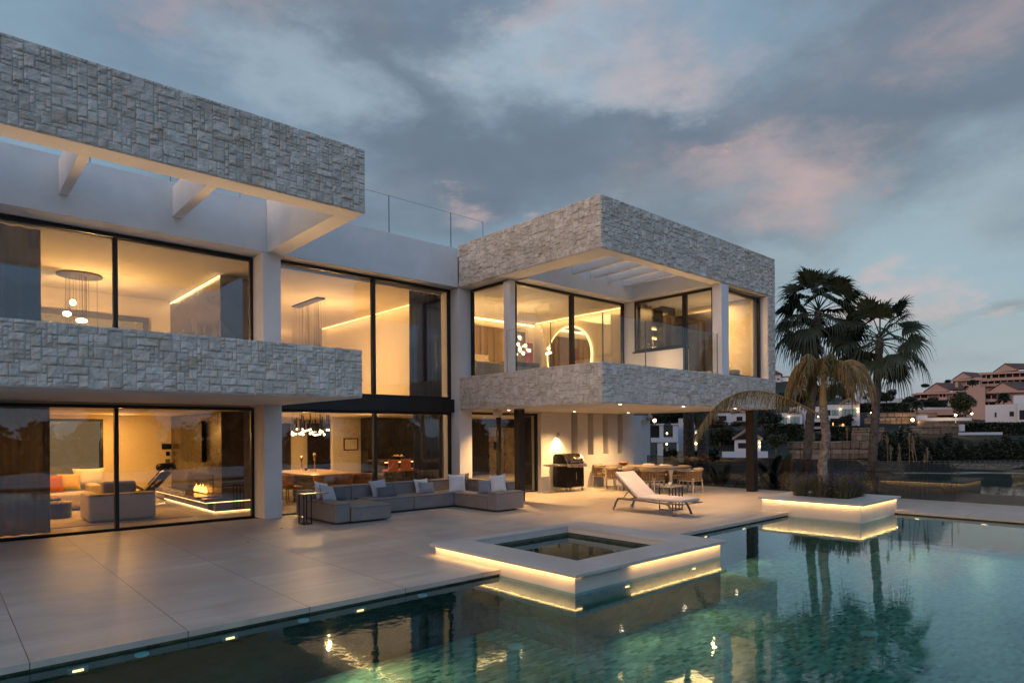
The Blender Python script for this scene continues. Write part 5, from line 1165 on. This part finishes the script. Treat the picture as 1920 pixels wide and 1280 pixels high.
for i, (y, x, h) in enumerate(((14.6, 20.9, 1.15), (13.4, 20.7, 1.2), (12.2, 20.8, 1.15), (11.0, 20.7, 1.25), (9.8, 20.9, 1.2), (8.4, 21.2, 1.0), (7.4, 21.4, .85), (6.2, 21.2, .7))):
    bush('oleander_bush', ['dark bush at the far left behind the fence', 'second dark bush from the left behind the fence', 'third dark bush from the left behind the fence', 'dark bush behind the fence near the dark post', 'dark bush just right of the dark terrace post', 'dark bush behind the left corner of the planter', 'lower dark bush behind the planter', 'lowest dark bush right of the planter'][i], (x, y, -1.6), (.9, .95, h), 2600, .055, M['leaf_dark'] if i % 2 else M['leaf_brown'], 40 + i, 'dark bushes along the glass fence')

# ------------------------------------------------------------------ ground beyond, hillside
m = MB(); m.box(19.43, 600, -500, 500, -1.9, -1.6); m.box(-500, 19.43, -500, -9.02, -1.9, -1.6); m.box(-500, 19.4, 27, 500, -1.9, -1.6); struct(m.done('lawn', M['lawn']))
TA = ((60, 869), (66, 868), (72, 862), (78, 846), (84, 832), (90, 820), (98, 808), (114, 806), (126, 775), (140, 764), (172, 754), (190, 744))
TB = ((60, 869), (66, 868), (74, 862), (80, 842), (86, 824), (94, 806), (104, 797), (120, 796), (150, 796), (172, 792), (190, 760), (200, 735))
def lut(T, d):
    if d <= T[0][0]: return T[0][1]
    for (a, b), (c, e) in zip(T, T[1:]):
        if d <= c: return b + (e - b) * (d - a) / (c - a)
    return T[-1][1]
def prof(d, px):
    if d < 62: return -1.62
    k = min(1, max(0, (px - 1690) / 40)); y = lut(TA, d) * (1 - k) + lut(TB, d) * k + (0 if d < 150 else 6 * math.sin(px * .02)); k2 = min(1, max(0, (1545 - px) / 60)) * min(1, max(0, (d - 130) / 40))
    y -= 34 * k2
    z = 1.85 + (806 - y) / FPX * min(d, 195) - max(0, d - 195) * .3
    return max(-1.62, z)
def prof_old(d, px):
    f = min(1, (d - 62) / 120); top = 742 + 12 * math.sin(px * .011) - (28 if px > 1720 else 0) * min(1, max(0, (px - 1690) / 60)) - 34 * min(1, max(0, (1545 - px) / 60))
    y = 862 + (top - 862) * (1 - (1 - f) ** 2.1)
    return max(-1.62, 1.85 + (806 - y) / FPX * d) if d < 190 else 1.85 + (806 - top) / FPX * 190 - (d - 190) * .25
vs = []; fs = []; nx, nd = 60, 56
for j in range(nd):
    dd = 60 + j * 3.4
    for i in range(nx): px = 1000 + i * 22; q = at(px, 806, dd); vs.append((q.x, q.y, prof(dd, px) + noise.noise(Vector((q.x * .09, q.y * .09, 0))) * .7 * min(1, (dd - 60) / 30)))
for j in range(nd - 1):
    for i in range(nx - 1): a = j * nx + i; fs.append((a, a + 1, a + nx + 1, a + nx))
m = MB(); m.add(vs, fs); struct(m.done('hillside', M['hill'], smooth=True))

# far things: local frame x = to the right in the picture, y = away, z = up; F gives metres from photo measurements
class Far:
    def __init__(s, name, label, cat, px, py, d, group=None):
        q = at(px, py, d); s.s = d / FPX; s.px, s.py = px, py; off = 0 if cat in ('hedge', 'wall', 'retaining wall', 'fence') else math.atan2(px - 960, FPX)
        s.k = math.cos(off); s.t = thing(name, label, cat, q, TH - R(90) - off, group)
    def x(s, px): return (px - s.px) * s.s * s.k
    def z(s, py): return (s.py - py) * s.s
    def box(s, m, px0, px1, py0, py1, y0=0, y1=6): m.box(s.x(px0), s.x(px1), y0, y1, s.z(max(py0, py1)), s.z(min(py0, py1))); return m
    def part(s, name, mat, *bx, parent=None):
        m = MB()
        for b in bx: s.box(m, *b)
        return m.done(name, M[mat], parent or s.t)
    def poly(s, name, mat, pts, y0, y1, parent=None):
        m = MB(); m.prism([(s.x(a), s.z(b)) for a, b in pts], y0, y1); return m.done(name, M[mat], parent or s.t)
    def roof(s, name, mat, pts, parent=None):                       # gable roof running away from the viewer, eaves out
        m = MB(); (a, b), (c, e), (g, h) = pts; th = .25
        for p, q in (((a, b), (c, e)), ((c, e), (g, h))):
            x0, z0, x1, z1 = s.x(p[0]), s.z(p[1]), s.x(q[0]), s.z(q[1])
            m.add([(x0, -.5, z0), (x1, -.5, z1), (x1, 9, z1), (x0, 9, z0), (x0, -.5, z0 + th), (x1, -.5, z1 + th), (x1, 9, z1 + th), (x0, 9, z0 + th)], [(0, 3, 2, 1), (4, 5, 6, 7), (0, 1, 5, 4), (3, 7, 6, 2), (0, 4, 7, 3), (1, 2, 6, 5)])
        return m.done(name, M[mat], parent or s.t)
    def windows(s, mat, *bx, y=-.05, frame='timber'):
        for b in bx:
            m = MB(); s.box(m, b[0], b[1], b[2], b[3], y, y + .1); f = m.done('window', M[frame], s.t)
            n = max(1, round((b[1] - b[0]) / 7)); g = MB(); w = (b[1] - b[0]) / n
            for i in range(n): s.box(g, b[0] + i * w + .45, b[0] + (i + 1) * w - .45, b[2] + .45, b[3] - .45, y - .02, y - .001)
            g.done('pane', M[mat], f)
    def lamp(s, px, py, r=.10, power=0):
        m = MB(); m.ball((s.x(px), -.3, s.z(py)), r, 5); m.done('wall_lamp', M['farlamp'], s.t)

# two-winged white villa in the middle distance
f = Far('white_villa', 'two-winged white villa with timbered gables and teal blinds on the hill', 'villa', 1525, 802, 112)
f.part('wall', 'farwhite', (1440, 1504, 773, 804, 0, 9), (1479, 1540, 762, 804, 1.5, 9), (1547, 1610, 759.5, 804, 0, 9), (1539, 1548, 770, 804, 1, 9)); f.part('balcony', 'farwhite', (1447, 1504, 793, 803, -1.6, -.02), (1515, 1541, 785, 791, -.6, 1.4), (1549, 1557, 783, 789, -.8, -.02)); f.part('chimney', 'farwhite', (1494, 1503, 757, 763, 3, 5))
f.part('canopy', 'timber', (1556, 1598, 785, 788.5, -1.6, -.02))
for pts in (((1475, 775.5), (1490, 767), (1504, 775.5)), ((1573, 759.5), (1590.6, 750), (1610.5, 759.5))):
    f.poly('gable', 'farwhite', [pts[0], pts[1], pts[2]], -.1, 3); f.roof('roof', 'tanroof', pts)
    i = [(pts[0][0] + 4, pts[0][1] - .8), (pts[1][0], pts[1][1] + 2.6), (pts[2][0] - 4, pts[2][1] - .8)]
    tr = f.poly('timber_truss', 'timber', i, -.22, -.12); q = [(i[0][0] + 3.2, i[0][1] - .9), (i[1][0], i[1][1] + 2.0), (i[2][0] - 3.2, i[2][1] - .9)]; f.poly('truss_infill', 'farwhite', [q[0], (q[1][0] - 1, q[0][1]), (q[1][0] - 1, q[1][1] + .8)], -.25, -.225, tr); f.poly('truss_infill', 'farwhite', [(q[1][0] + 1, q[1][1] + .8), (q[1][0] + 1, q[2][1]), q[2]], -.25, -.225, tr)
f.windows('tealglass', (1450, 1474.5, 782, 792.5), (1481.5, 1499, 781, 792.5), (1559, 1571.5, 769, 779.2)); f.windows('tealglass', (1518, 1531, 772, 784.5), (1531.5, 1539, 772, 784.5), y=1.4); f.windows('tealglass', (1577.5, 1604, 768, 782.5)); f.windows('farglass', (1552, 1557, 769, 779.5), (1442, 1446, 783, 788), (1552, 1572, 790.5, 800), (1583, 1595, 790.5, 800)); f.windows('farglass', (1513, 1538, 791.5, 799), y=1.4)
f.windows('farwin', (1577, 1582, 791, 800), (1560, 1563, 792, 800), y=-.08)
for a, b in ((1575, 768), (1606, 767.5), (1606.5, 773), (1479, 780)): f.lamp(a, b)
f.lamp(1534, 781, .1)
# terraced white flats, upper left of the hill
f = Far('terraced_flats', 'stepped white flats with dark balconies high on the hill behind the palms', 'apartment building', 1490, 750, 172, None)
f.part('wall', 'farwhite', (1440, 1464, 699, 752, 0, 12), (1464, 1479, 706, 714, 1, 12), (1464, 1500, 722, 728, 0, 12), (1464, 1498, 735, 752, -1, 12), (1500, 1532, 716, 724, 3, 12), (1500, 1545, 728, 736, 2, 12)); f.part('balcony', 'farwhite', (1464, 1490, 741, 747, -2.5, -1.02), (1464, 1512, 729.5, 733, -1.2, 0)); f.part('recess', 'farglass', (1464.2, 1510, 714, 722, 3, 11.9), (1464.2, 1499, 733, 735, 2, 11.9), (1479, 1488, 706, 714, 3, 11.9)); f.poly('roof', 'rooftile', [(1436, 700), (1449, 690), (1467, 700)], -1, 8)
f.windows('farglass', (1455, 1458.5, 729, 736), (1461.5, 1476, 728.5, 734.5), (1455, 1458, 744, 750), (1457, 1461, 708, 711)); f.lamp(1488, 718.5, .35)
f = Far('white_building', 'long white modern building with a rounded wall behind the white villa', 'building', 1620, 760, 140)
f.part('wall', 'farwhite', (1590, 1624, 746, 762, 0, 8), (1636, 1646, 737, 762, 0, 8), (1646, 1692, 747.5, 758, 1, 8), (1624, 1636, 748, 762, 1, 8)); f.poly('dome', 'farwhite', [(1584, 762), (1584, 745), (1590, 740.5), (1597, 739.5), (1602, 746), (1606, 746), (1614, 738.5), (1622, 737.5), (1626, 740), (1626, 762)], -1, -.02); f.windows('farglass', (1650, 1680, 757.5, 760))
# terracotta apartments
def flats(label, px, py, d, walls, rows, gab, name='apartment_block', roofto=None, side=None):
    f = Far(name, label, 'apartment block', px, py, d, 'terracotta apartment blocks on the right hill'); f.part('wall', 'terracotta', *walls)
    for (x0, x1, y0, y1) in rows:                                     # dark recess and parapet below it
        f.part('recess', 'farglass', (x0, x1, y0 - 1.6, y1 + .5, -.06, -.01)); f.part('parapet', 'terracotta', (x0 - 1.5, x1 + 1.5, y1, y1 + 5.2, -1.7, -.07))
        n = max(2, int((x1 - x0) / 11)); [f.part('pier', 'terracotta', (x0 + (x1 - x0) * i / n - .9, x0 + (x1 - x0) * i / n + .9, y0, y1, -1.2, -.061)) for i in range(n + 1)]
    if gab:
        f.poly('gable', 'terracotta', gab, -1.0, 4); (a, b), (c, e), (g, h) = gab
        m = MB(); s = f; rx = (roofto or (g + 30)) ; ry = e - 1.2
        m.add([(s.x(c), -1.2, s.z(e)), (s.x(g), -1.2, s.z(h)), (s.x(rx), 9, s.z(h - 4)), (s.x(rx - 8), 9, s.z(ry))], [(0, 1, 2, 3)]); m.add([(s.x(c), -1.2, s.z(e) + .3), (s.x(g), -1.2, s.z(h) + .3), (s.x(rx), 9, s.z(h - 4) + .3), (s.x(rx - 8), 9, s.z(ry) + .3)], [(0, 3, 2, 1)]); m.add([(s.x(c), -1.2, s.z(e)), (s.x(c), -1.2, s.z(e) + .3), (s.x(g), -1.2, s.z(h) + .3), (s.x(g), -1.2, s.z(h))], [(0, 1, 2, 3)])
        m.add([(s.x(a), -1.2, s.z(b) + .3), (s.x(c), -1.2, s.z(e) + .3), (s.x(rx - 8), 9, s.z(ry) + .3), (s.x(a), 9, s.z(b) + .3)], [(0, 1, 2, 3)])
        m.done('roof', M['rooftile'], f.t); f.part('eaves', 'terracotta', (a - 14, g + 24, b, b + 3.6, -2.0, -.9))
    return f
flats('uppermost terracotta block at the right edge of the view', 1885, 740, 205, [(1833, 1960, 696, 752, 0, 10)], [(1840, 1858, 702, 708.5), (1860, 1925, 701, 708), (1840, 1925, 713, 718.5)], [(1862, 697.6), (1884.5, 683), (1910, 695)], roofto=1945)
flats('small upper gabled terracotta block left of the uppermost one', 1806, 735, 195, [(1786, 1838, 708, 740, 0, 10)], [(1812, 1836, 716, 722)], [(1787, 711), (1806, 699), (1823, 709)], roofto=1842)
flats('lower right terracotta block above the white house', 1860, 790, 168, [(1820, 1925, 735, 800, 0, 10)], [(1826, 1870, 741.5, 748), (1826, 1868, 755.5, 762), (1822, 1866, 769.5, 776)], [(1855, 734), (1880, 718.7), (1909, 734)], roofto=1945)
g = flats('lower left terracotta block with a gable and chimney', 1757, 775, 172, [(1708, 1812, 736, 778, 0, 10)], [(1712, 1740, 740.5, 746), (1761, 1774, 738.5, 745), (1786, 1800, 737, 743.5), (1744, 1790, 751.5, 757)], [(1731, 735.5), (1756, 719.5), (1781, 734)], roofto=1812); g.part('chimney', 'terracotta', (1791, 1796.5, 717, 727, 1, 3)); g.part('tower', 'terracotta', (1810.5, 1844, 728.5, 792, -1, 8))
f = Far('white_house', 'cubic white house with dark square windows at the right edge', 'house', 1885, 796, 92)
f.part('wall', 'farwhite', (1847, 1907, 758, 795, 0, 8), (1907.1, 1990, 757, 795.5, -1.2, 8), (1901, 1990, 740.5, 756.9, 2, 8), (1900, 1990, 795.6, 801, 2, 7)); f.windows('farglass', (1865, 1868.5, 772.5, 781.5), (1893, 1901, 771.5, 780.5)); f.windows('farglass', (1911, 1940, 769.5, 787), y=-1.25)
# cottages and the balustraded house seen under the soffit
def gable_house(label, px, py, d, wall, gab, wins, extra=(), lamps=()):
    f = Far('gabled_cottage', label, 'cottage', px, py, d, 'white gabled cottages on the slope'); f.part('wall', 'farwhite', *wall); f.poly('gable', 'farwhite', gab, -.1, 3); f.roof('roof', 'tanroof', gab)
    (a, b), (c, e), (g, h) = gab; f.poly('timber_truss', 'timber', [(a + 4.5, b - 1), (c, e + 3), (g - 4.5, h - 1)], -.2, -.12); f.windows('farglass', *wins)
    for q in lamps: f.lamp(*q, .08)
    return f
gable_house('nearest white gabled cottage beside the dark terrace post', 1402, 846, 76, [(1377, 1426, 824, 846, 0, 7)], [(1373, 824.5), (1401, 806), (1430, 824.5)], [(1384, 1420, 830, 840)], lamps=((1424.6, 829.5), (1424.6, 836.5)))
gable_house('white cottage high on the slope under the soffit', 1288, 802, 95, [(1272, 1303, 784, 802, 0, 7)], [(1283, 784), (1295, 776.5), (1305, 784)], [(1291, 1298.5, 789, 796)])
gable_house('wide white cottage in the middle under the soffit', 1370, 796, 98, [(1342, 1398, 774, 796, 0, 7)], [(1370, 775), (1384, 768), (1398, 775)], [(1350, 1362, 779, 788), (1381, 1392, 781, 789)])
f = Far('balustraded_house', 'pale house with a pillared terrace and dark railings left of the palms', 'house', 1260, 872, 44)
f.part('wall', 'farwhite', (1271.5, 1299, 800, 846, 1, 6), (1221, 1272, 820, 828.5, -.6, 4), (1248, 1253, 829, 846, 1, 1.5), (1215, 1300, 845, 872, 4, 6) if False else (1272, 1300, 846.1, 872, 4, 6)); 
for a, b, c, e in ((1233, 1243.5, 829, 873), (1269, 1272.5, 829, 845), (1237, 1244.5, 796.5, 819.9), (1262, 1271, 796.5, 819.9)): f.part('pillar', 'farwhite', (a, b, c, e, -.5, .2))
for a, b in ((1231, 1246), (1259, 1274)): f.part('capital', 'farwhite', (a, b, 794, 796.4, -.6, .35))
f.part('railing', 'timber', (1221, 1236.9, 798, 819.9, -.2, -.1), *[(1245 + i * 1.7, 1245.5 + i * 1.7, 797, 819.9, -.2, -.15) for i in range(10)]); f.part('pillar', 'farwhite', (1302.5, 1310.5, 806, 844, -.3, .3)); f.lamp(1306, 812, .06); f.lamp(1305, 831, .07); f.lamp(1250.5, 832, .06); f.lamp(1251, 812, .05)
m = MB(); f = Far('garden_wall', 'low white garden wall below the gabled cottage', 'wall', 1398, 858, 66); f.part('wall', 'farwhite', (1356, 1440, 846, 858, 0, .4))
# retaining walls of rough blocks
for (px0, px1, py0, py1, d, l, mt_) in ((1492, 1662, 827, 872, 70, 'rough tan block retaining wall behind the palms', 'rubble'), (1638, 1760, 772.5, 795, 98, 'upper honey-coloured retaining wall left of the street lamps', 'rubble2'), (1740, 1826, 781, 800, 93, 'short retaining wall under the left street lamp', 'rubble2'), (1700, 1810, 797, 814, 86, 'lower retaining wall above the dark shrubs', 'rubble2'), (1618, 1662, 800, 836, 74, 'retaining wall step beside the right fan palm', 'rubble')):
    f = Far('retaining_wall', l, 'retaining wall', (px0 + px1) / 2, py1, d); m = MB(); rn = random.Random(px0); rowh = .78; zt = f.z(py0); z = 0; r_ = 0
    while z < zt - .1:
        x = f.x(px0) - rn.uniform(0, .8); hh = min(rowh * rn.uniform(.7, 1.5), zt - z)
        while x < f.x(px1): w = rn.uniform(.7, 1.5); o_ = rn.uniform(0, .2); m.box(x + .05, min(x + w, f.x(px1)), o_ + r_ * .10, 1.6 + r_ * .1, z + rn.uniform(.02, .09), z + hh - rn.uniform(0, .08)); x += w
        z += hh; r_ += 1
    m.done('blocks', M[mt_], f.t, bevel=.05, seg=1)
for (a, b, c, e, d, l) in ((1709, 1785, 763.5, 768, 103, 'white railing wall on top of the upper retaining wall'), (1720, 1822, 783, 788.5, 91, 'white fence strip below the street lamps'), (1720, 1739, 778, 787, 90, 'small white utility block on the retaining wall'), (1801, 1809, 795, 808, 80, 'white gate pier at the end of the tall hedge'), (1800, 1880, 810, 815, 76, 'low white wall below the tall hedge')):
    f = Far('white_wall', l, 'wall', (a + b) / 2, e, d); f.part('wall', 'farwhite', (a, b, c, e, 0, .3))
def street_lamp(px, py, h, d, l):
    f = Far('street_lamp', l, 'street lamp', px, py + h, d, 'lit street lamps on the hill'); m = MB(); m.tube([(0, 0, 0), (0, 0, h * f.s)], .05, 6); m.done('pole', M['farwhite'], f.t); m = MB(); m.ball((0, 0, h * f.s + .1), .15, 6); m.done('lantern', M['farlamp'], f.t)
street_lamp(1792, 779, 14, 90, 'left lit street lamp above the retaining wall'); street_lamp(1822, 776, 14, 100, 'right lit street lamp below the terracotta flats'); street_lamp(1634, 775, 15, 100, 'lit street lamp beside the right fan palm trunk'); street_lamp(1227.5, 790, 6, 60, 'lit street lamp above the dark railing on the left')
lamp('street_light', 'POINT', at(1792, 782, 88), 260, radius=.04); lamp('street_light', 'POINT', at(1711, 785, 95), 200, radius=.04)
m = MB(); m.ball((0, 0, 0), .22, 5); o = m.done('ground_uplight', M['farlamp']); o.location = at(1711, 787, 96.5); tag(o, 'lit ground uplight at the foot of the upper retaining wall', 'uplight')
f = Far('flag', 'small blue and yellow flag on a thin pole', 'flag', 1641.5, 800, 84); m = MB(); m.tube([(0, 0, 0), (0, 0, 30 * f.s)], .035, 6); m.done('pole', M['farwhite'], f.t); f.part('cloth', 'blue', (1634, 1641, 773.5, 776.4, -.03, .03)); f.part('cloth', 'yellow', (1634, 1641, 776.4, 779.4, -.03, .03))

# hedges and trees on the hill
def hedge(label, px0, px1, py0, py1, d, mat='leaf_dark', seed=1, n=5000):
    f = Far('hedge', label, 'hedge', (px0 + px1) / 2, py1, d); rn = random.Random(seed); m = MB(); x0, x1, zt = f.x(px0), f.x(px1), f.z(py0)
    for _ in range(n):
        p = Vector((rn.uniform(x0, x1), rn.uniform(-.6, 1.2), 0)); top = zt * (1 + .10 * noise.noise(Vector((p.x * .5, seed, 0)))); p.z = rn.uniform(0, top) if rn.random() < .7 else top + rn.uniform(-.15, .12)
        if .0 < p.y < .9 and p.z < top - .4: p.y = -.5 + rn.uniform(0, .3)
        u = rv(rn); v = u.cross(rv(rn)).normalized(); s = .2 * rn.uniform(.6, 1.3); m.add([p - u * s, p + v * s * .5, p + u * s, p - v * s * .5], [(0, 1, 2, 3)])
    m.box(x0 + .2, x1 - .2, .0, .9, 0, zt - .25); o = m.done('foliage', M[mat], f.t); return f
hedge('tall clipped dark hedge below the white house', 1809, 1960, 794, 815, 82, seed=2); hedge('dark hedge in front of the two-winged villa', 1550, 1646, 801, 829, 84, seed=3); hedge('dark hedge below the villa left wing', 1436, 1504, 797, 826, 84, seed=4, n=4000); hedge('dark hedge left of the upper retaining wall', 1612, 1712, 757, 772, 112, seed=5, n=4000); hedge('dark hedge under the balustraded house', 1238, 1345, 846, 862, 52, seed=6, n=4000); hedge('dark hedge between the cottages', 1310, 1376, 806, 850, 84, 'leaf_mid', 7)
def tree_proto(name, mat, h, w, seed, n=1500, leaf=.26, pointed=False):
    rn = random.Random(seed); t = thing(name, '', 'tree', (0, 0, 0)); m = MB(); m.tube([(0, 0, 0), (rn.uniform(-.1, .1), 0, h * .3), (rn.uniform(-.2, .2), .1, h * .6)], [.03 * h, .022 * h, .01 * h], 7)
    for _ in range(4): a = rn.uniform(0, 6.28); m.tube([(0, 0, h * .3), (w * .3 * math.cos(a), w * .3 * math.sin(a), h * .62)], [.014 * h, .006 * h], 5)
    m.done('trunk', M['bark'], t)
    if pointed: bl = [((rn.uniform(-.1, .1) * w, rn.uniform(-.1, .1) * w, h * (.15 + .75 * k / 7)), (w * .5 * (1 - .75 * k / 7), w * .5 * (1 - .75 * k / 7), h * .16)) for k in range(8)]
    else: bl = [((rn.uniform(-.32, .32) * w, rn.uniform(-.32, .32) * w, h * rn.uniform(.35, .85)), (w * rn.uniform(.16, .3), w * rn.uniform(.16, .3), h * rn.uniform(.12, .2))) for _ in range(12)]
    m = MB(); foliage(m, bl, n, leaf, rn); m.done('crown', M[mat], t); return t
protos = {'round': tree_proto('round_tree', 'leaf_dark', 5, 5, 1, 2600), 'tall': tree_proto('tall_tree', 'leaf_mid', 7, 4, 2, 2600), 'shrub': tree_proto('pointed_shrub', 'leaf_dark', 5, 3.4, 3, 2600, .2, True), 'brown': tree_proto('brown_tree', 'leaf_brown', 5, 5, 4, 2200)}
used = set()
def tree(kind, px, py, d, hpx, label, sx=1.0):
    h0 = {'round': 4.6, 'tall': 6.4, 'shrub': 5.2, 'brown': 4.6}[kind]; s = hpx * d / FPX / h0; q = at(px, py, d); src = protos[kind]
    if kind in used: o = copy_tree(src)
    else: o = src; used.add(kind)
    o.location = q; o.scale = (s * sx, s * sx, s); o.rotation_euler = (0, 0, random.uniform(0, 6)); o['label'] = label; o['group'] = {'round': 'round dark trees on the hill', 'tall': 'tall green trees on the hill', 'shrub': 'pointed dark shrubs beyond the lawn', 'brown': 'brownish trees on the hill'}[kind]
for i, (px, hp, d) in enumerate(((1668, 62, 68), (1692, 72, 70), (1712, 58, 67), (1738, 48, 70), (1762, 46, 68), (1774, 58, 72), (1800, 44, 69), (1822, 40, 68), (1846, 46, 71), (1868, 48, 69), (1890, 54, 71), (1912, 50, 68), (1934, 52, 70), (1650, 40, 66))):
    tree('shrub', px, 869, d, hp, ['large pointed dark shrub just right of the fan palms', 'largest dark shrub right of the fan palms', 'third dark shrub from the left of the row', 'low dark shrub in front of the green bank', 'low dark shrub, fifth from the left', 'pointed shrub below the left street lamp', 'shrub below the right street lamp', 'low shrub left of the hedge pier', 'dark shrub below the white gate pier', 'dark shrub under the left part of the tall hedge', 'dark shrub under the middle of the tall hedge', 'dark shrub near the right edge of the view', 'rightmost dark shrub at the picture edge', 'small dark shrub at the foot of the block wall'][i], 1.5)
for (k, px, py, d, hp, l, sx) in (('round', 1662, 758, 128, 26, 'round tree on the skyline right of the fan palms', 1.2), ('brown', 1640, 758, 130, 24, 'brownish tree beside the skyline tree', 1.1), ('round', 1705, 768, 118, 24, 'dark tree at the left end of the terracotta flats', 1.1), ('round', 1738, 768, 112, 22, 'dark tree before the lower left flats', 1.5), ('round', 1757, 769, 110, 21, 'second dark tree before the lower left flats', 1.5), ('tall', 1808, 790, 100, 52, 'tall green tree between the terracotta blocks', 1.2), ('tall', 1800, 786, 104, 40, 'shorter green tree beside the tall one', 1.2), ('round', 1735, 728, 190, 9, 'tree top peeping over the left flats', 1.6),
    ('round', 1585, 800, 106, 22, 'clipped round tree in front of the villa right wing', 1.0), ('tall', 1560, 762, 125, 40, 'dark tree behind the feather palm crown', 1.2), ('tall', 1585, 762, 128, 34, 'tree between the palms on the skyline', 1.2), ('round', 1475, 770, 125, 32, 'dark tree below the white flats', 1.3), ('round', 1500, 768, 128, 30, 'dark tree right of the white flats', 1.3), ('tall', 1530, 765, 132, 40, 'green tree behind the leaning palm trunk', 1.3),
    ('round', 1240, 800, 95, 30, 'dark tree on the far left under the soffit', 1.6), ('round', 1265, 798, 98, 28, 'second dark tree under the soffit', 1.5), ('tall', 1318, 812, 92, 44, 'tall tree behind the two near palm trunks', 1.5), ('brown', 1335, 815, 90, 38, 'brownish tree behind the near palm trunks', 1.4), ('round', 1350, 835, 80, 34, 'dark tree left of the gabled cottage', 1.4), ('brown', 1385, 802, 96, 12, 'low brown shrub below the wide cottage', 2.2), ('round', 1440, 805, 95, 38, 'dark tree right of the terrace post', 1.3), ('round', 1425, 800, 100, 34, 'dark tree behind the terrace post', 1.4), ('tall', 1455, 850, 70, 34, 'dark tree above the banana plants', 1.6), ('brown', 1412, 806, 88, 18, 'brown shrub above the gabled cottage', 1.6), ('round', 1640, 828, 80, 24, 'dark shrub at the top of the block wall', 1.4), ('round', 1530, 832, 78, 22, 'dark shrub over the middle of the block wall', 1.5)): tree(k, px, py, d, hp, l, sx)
# small far palms
pp0 = None; rn = random.Random(21)
def far_palm(px, py, d, hpx, label):
    global pp0
    if pp0 is None:
        t = thing('far_palm', label, 'palm tree', (0, 0, 0), 0, 'small palms on the hill'); m = MB(); m.tube([(0, 0, 0), (.1, 0, 2.2), (0, 0, 4.2)], [.22, .18, .16], 8); m.done('trunk', M['bark'], t); m = MB()
        for i in range(34):
            az = i * 2.4; el = R(75 - 105 * (i / 34)); d_ = Vector((math.cos(az) * math.cos(el), math.sin(az) * math.cos(el), math.sin(el))); sd_ = d_.cross(Vector((0, 0, 1))).normalized(); vs = []
            for k in range(6): u = k / 5; c = Vector((0, 0, 4.2)) + d_ * 1.9 * u - Vector((0, 0, .9 * u ** 2.2)); w = (.10 + .30 * math.sin(math.pi * min(1, u * .95))) ; vs += [c - sd_ * w - Vector((0, 0, w * .7)), c, c + sd_ * w - Vector((0, 0, w * .7))]
            m.add(vs, [(3 * k + j, 3 * k + j + 1, 3 * k + j + 4, 3 * k + j + 3) for k in range(5) for j in (0, 1)])
        m.done('crown', M['leaf_dark'], t); pp0 = t; o = t
    else: o = copy_tree(pp0); o['label'] = label
    s = hpx * d / FPX / 6.0; o.location = at(px, py, d); o.scale = (s, s, s); o.rotation_euler.z = px
for a in ((1777, 730, 175, 22, 'small palm left of the upper gabled flats'), (1824, 735, 170, 28, 'small palm in front of the upper flats'), (1812, 738, 168, 18, 'lower palm beside the terracotta tower'), (1882, 775, 105, 46, 'round-headed palm in front of the lower right flats'), (1719, 790, 94, 46, 'palm standing before the upper retaining wall'), (1591, 757, 118, 22, 'palm on the ridge behind the villa right gable'), (1622, 757, 120, 18, 'palm beside the rounded white wall'), (1478, 772, 120, 34, 'bushy palm below the white flats'), (1577, 738, 150, 24, 'slim palm on the skyline between the big palms')): far_palm(*a)
# far wire fence and pale path on the lawn
f = Far('post_fence', 'thin grey post fence at the far side of the lawn', 'fence', 1750, 880, 58); f.part('rail', 'greymetal', (1560, 1960, 863.6, 864.2, 0, .04), (1560, 1960, 878, 878.6, 0, .04)); f.part('post', 'greymetal', *[(1562 + i * 9.5, 1562.8 + i * 9.5, 864.2, 880, -.03, .05) for i in range(42)])
m = MB(); pr = [at(1690, 884, 50), at(1740, 884.5, 50), at(1800, 886, 49), at(1860, 884, 50), at(1960, 887, 48)]
vs = []
for q in pr: vs += [(q.x, q.y, -1.594), (q.x + 1.2, q.y + 1.3, -1.594)]
m.add(vs, [(2 * k, 2 * k + 2, 2 * k + 3, 2 * k + 1) for k in range(4)]); struct(m.done('path', M['curb']))
# the wood behind the camera that the glass walls reflect
rn = random.Random(77); bl = []
for k in range(26): x = -8 + k * 2.9; h = rn.uniform(2.6, 4.6) * (1.25 if k % 5 == 2 else 1); y = -40 + rn.uniform(-4, 4); bl += [((x, y, h * .35 - 1.6), (2.4, 1.6, h * .75)), ((x + rn.uniform(-.8, .8), y, h - 1.3), (rn.uniform(1.2, 2.2), 1.3, h * .45)), ((x + rn.uniform(-1.5, 1.5), y, h - .3), (.9, .9, h * .3))]
for k in range(22): y = -34 + k * 3.0; h = rn.uniform(2.6, 5.0); x = -44 + rn.uniform(-4, 4); bl += [((x, y, h * .35 - 1.6), (1.6, 2.4, h * .75)), ((x, y + rn.uniform(-.8, .8), h - 1.3), (1.3, rn.uniform(1.2, 2.2), h * .45))]
m = MB(); foliage(m, bl, 40000, .30, rn, .3, .6); tag(m.done('woodland', M['leaf_dark']), 'dark line of trees reflected in the glass walls', 'woodland', None, 'stuff')
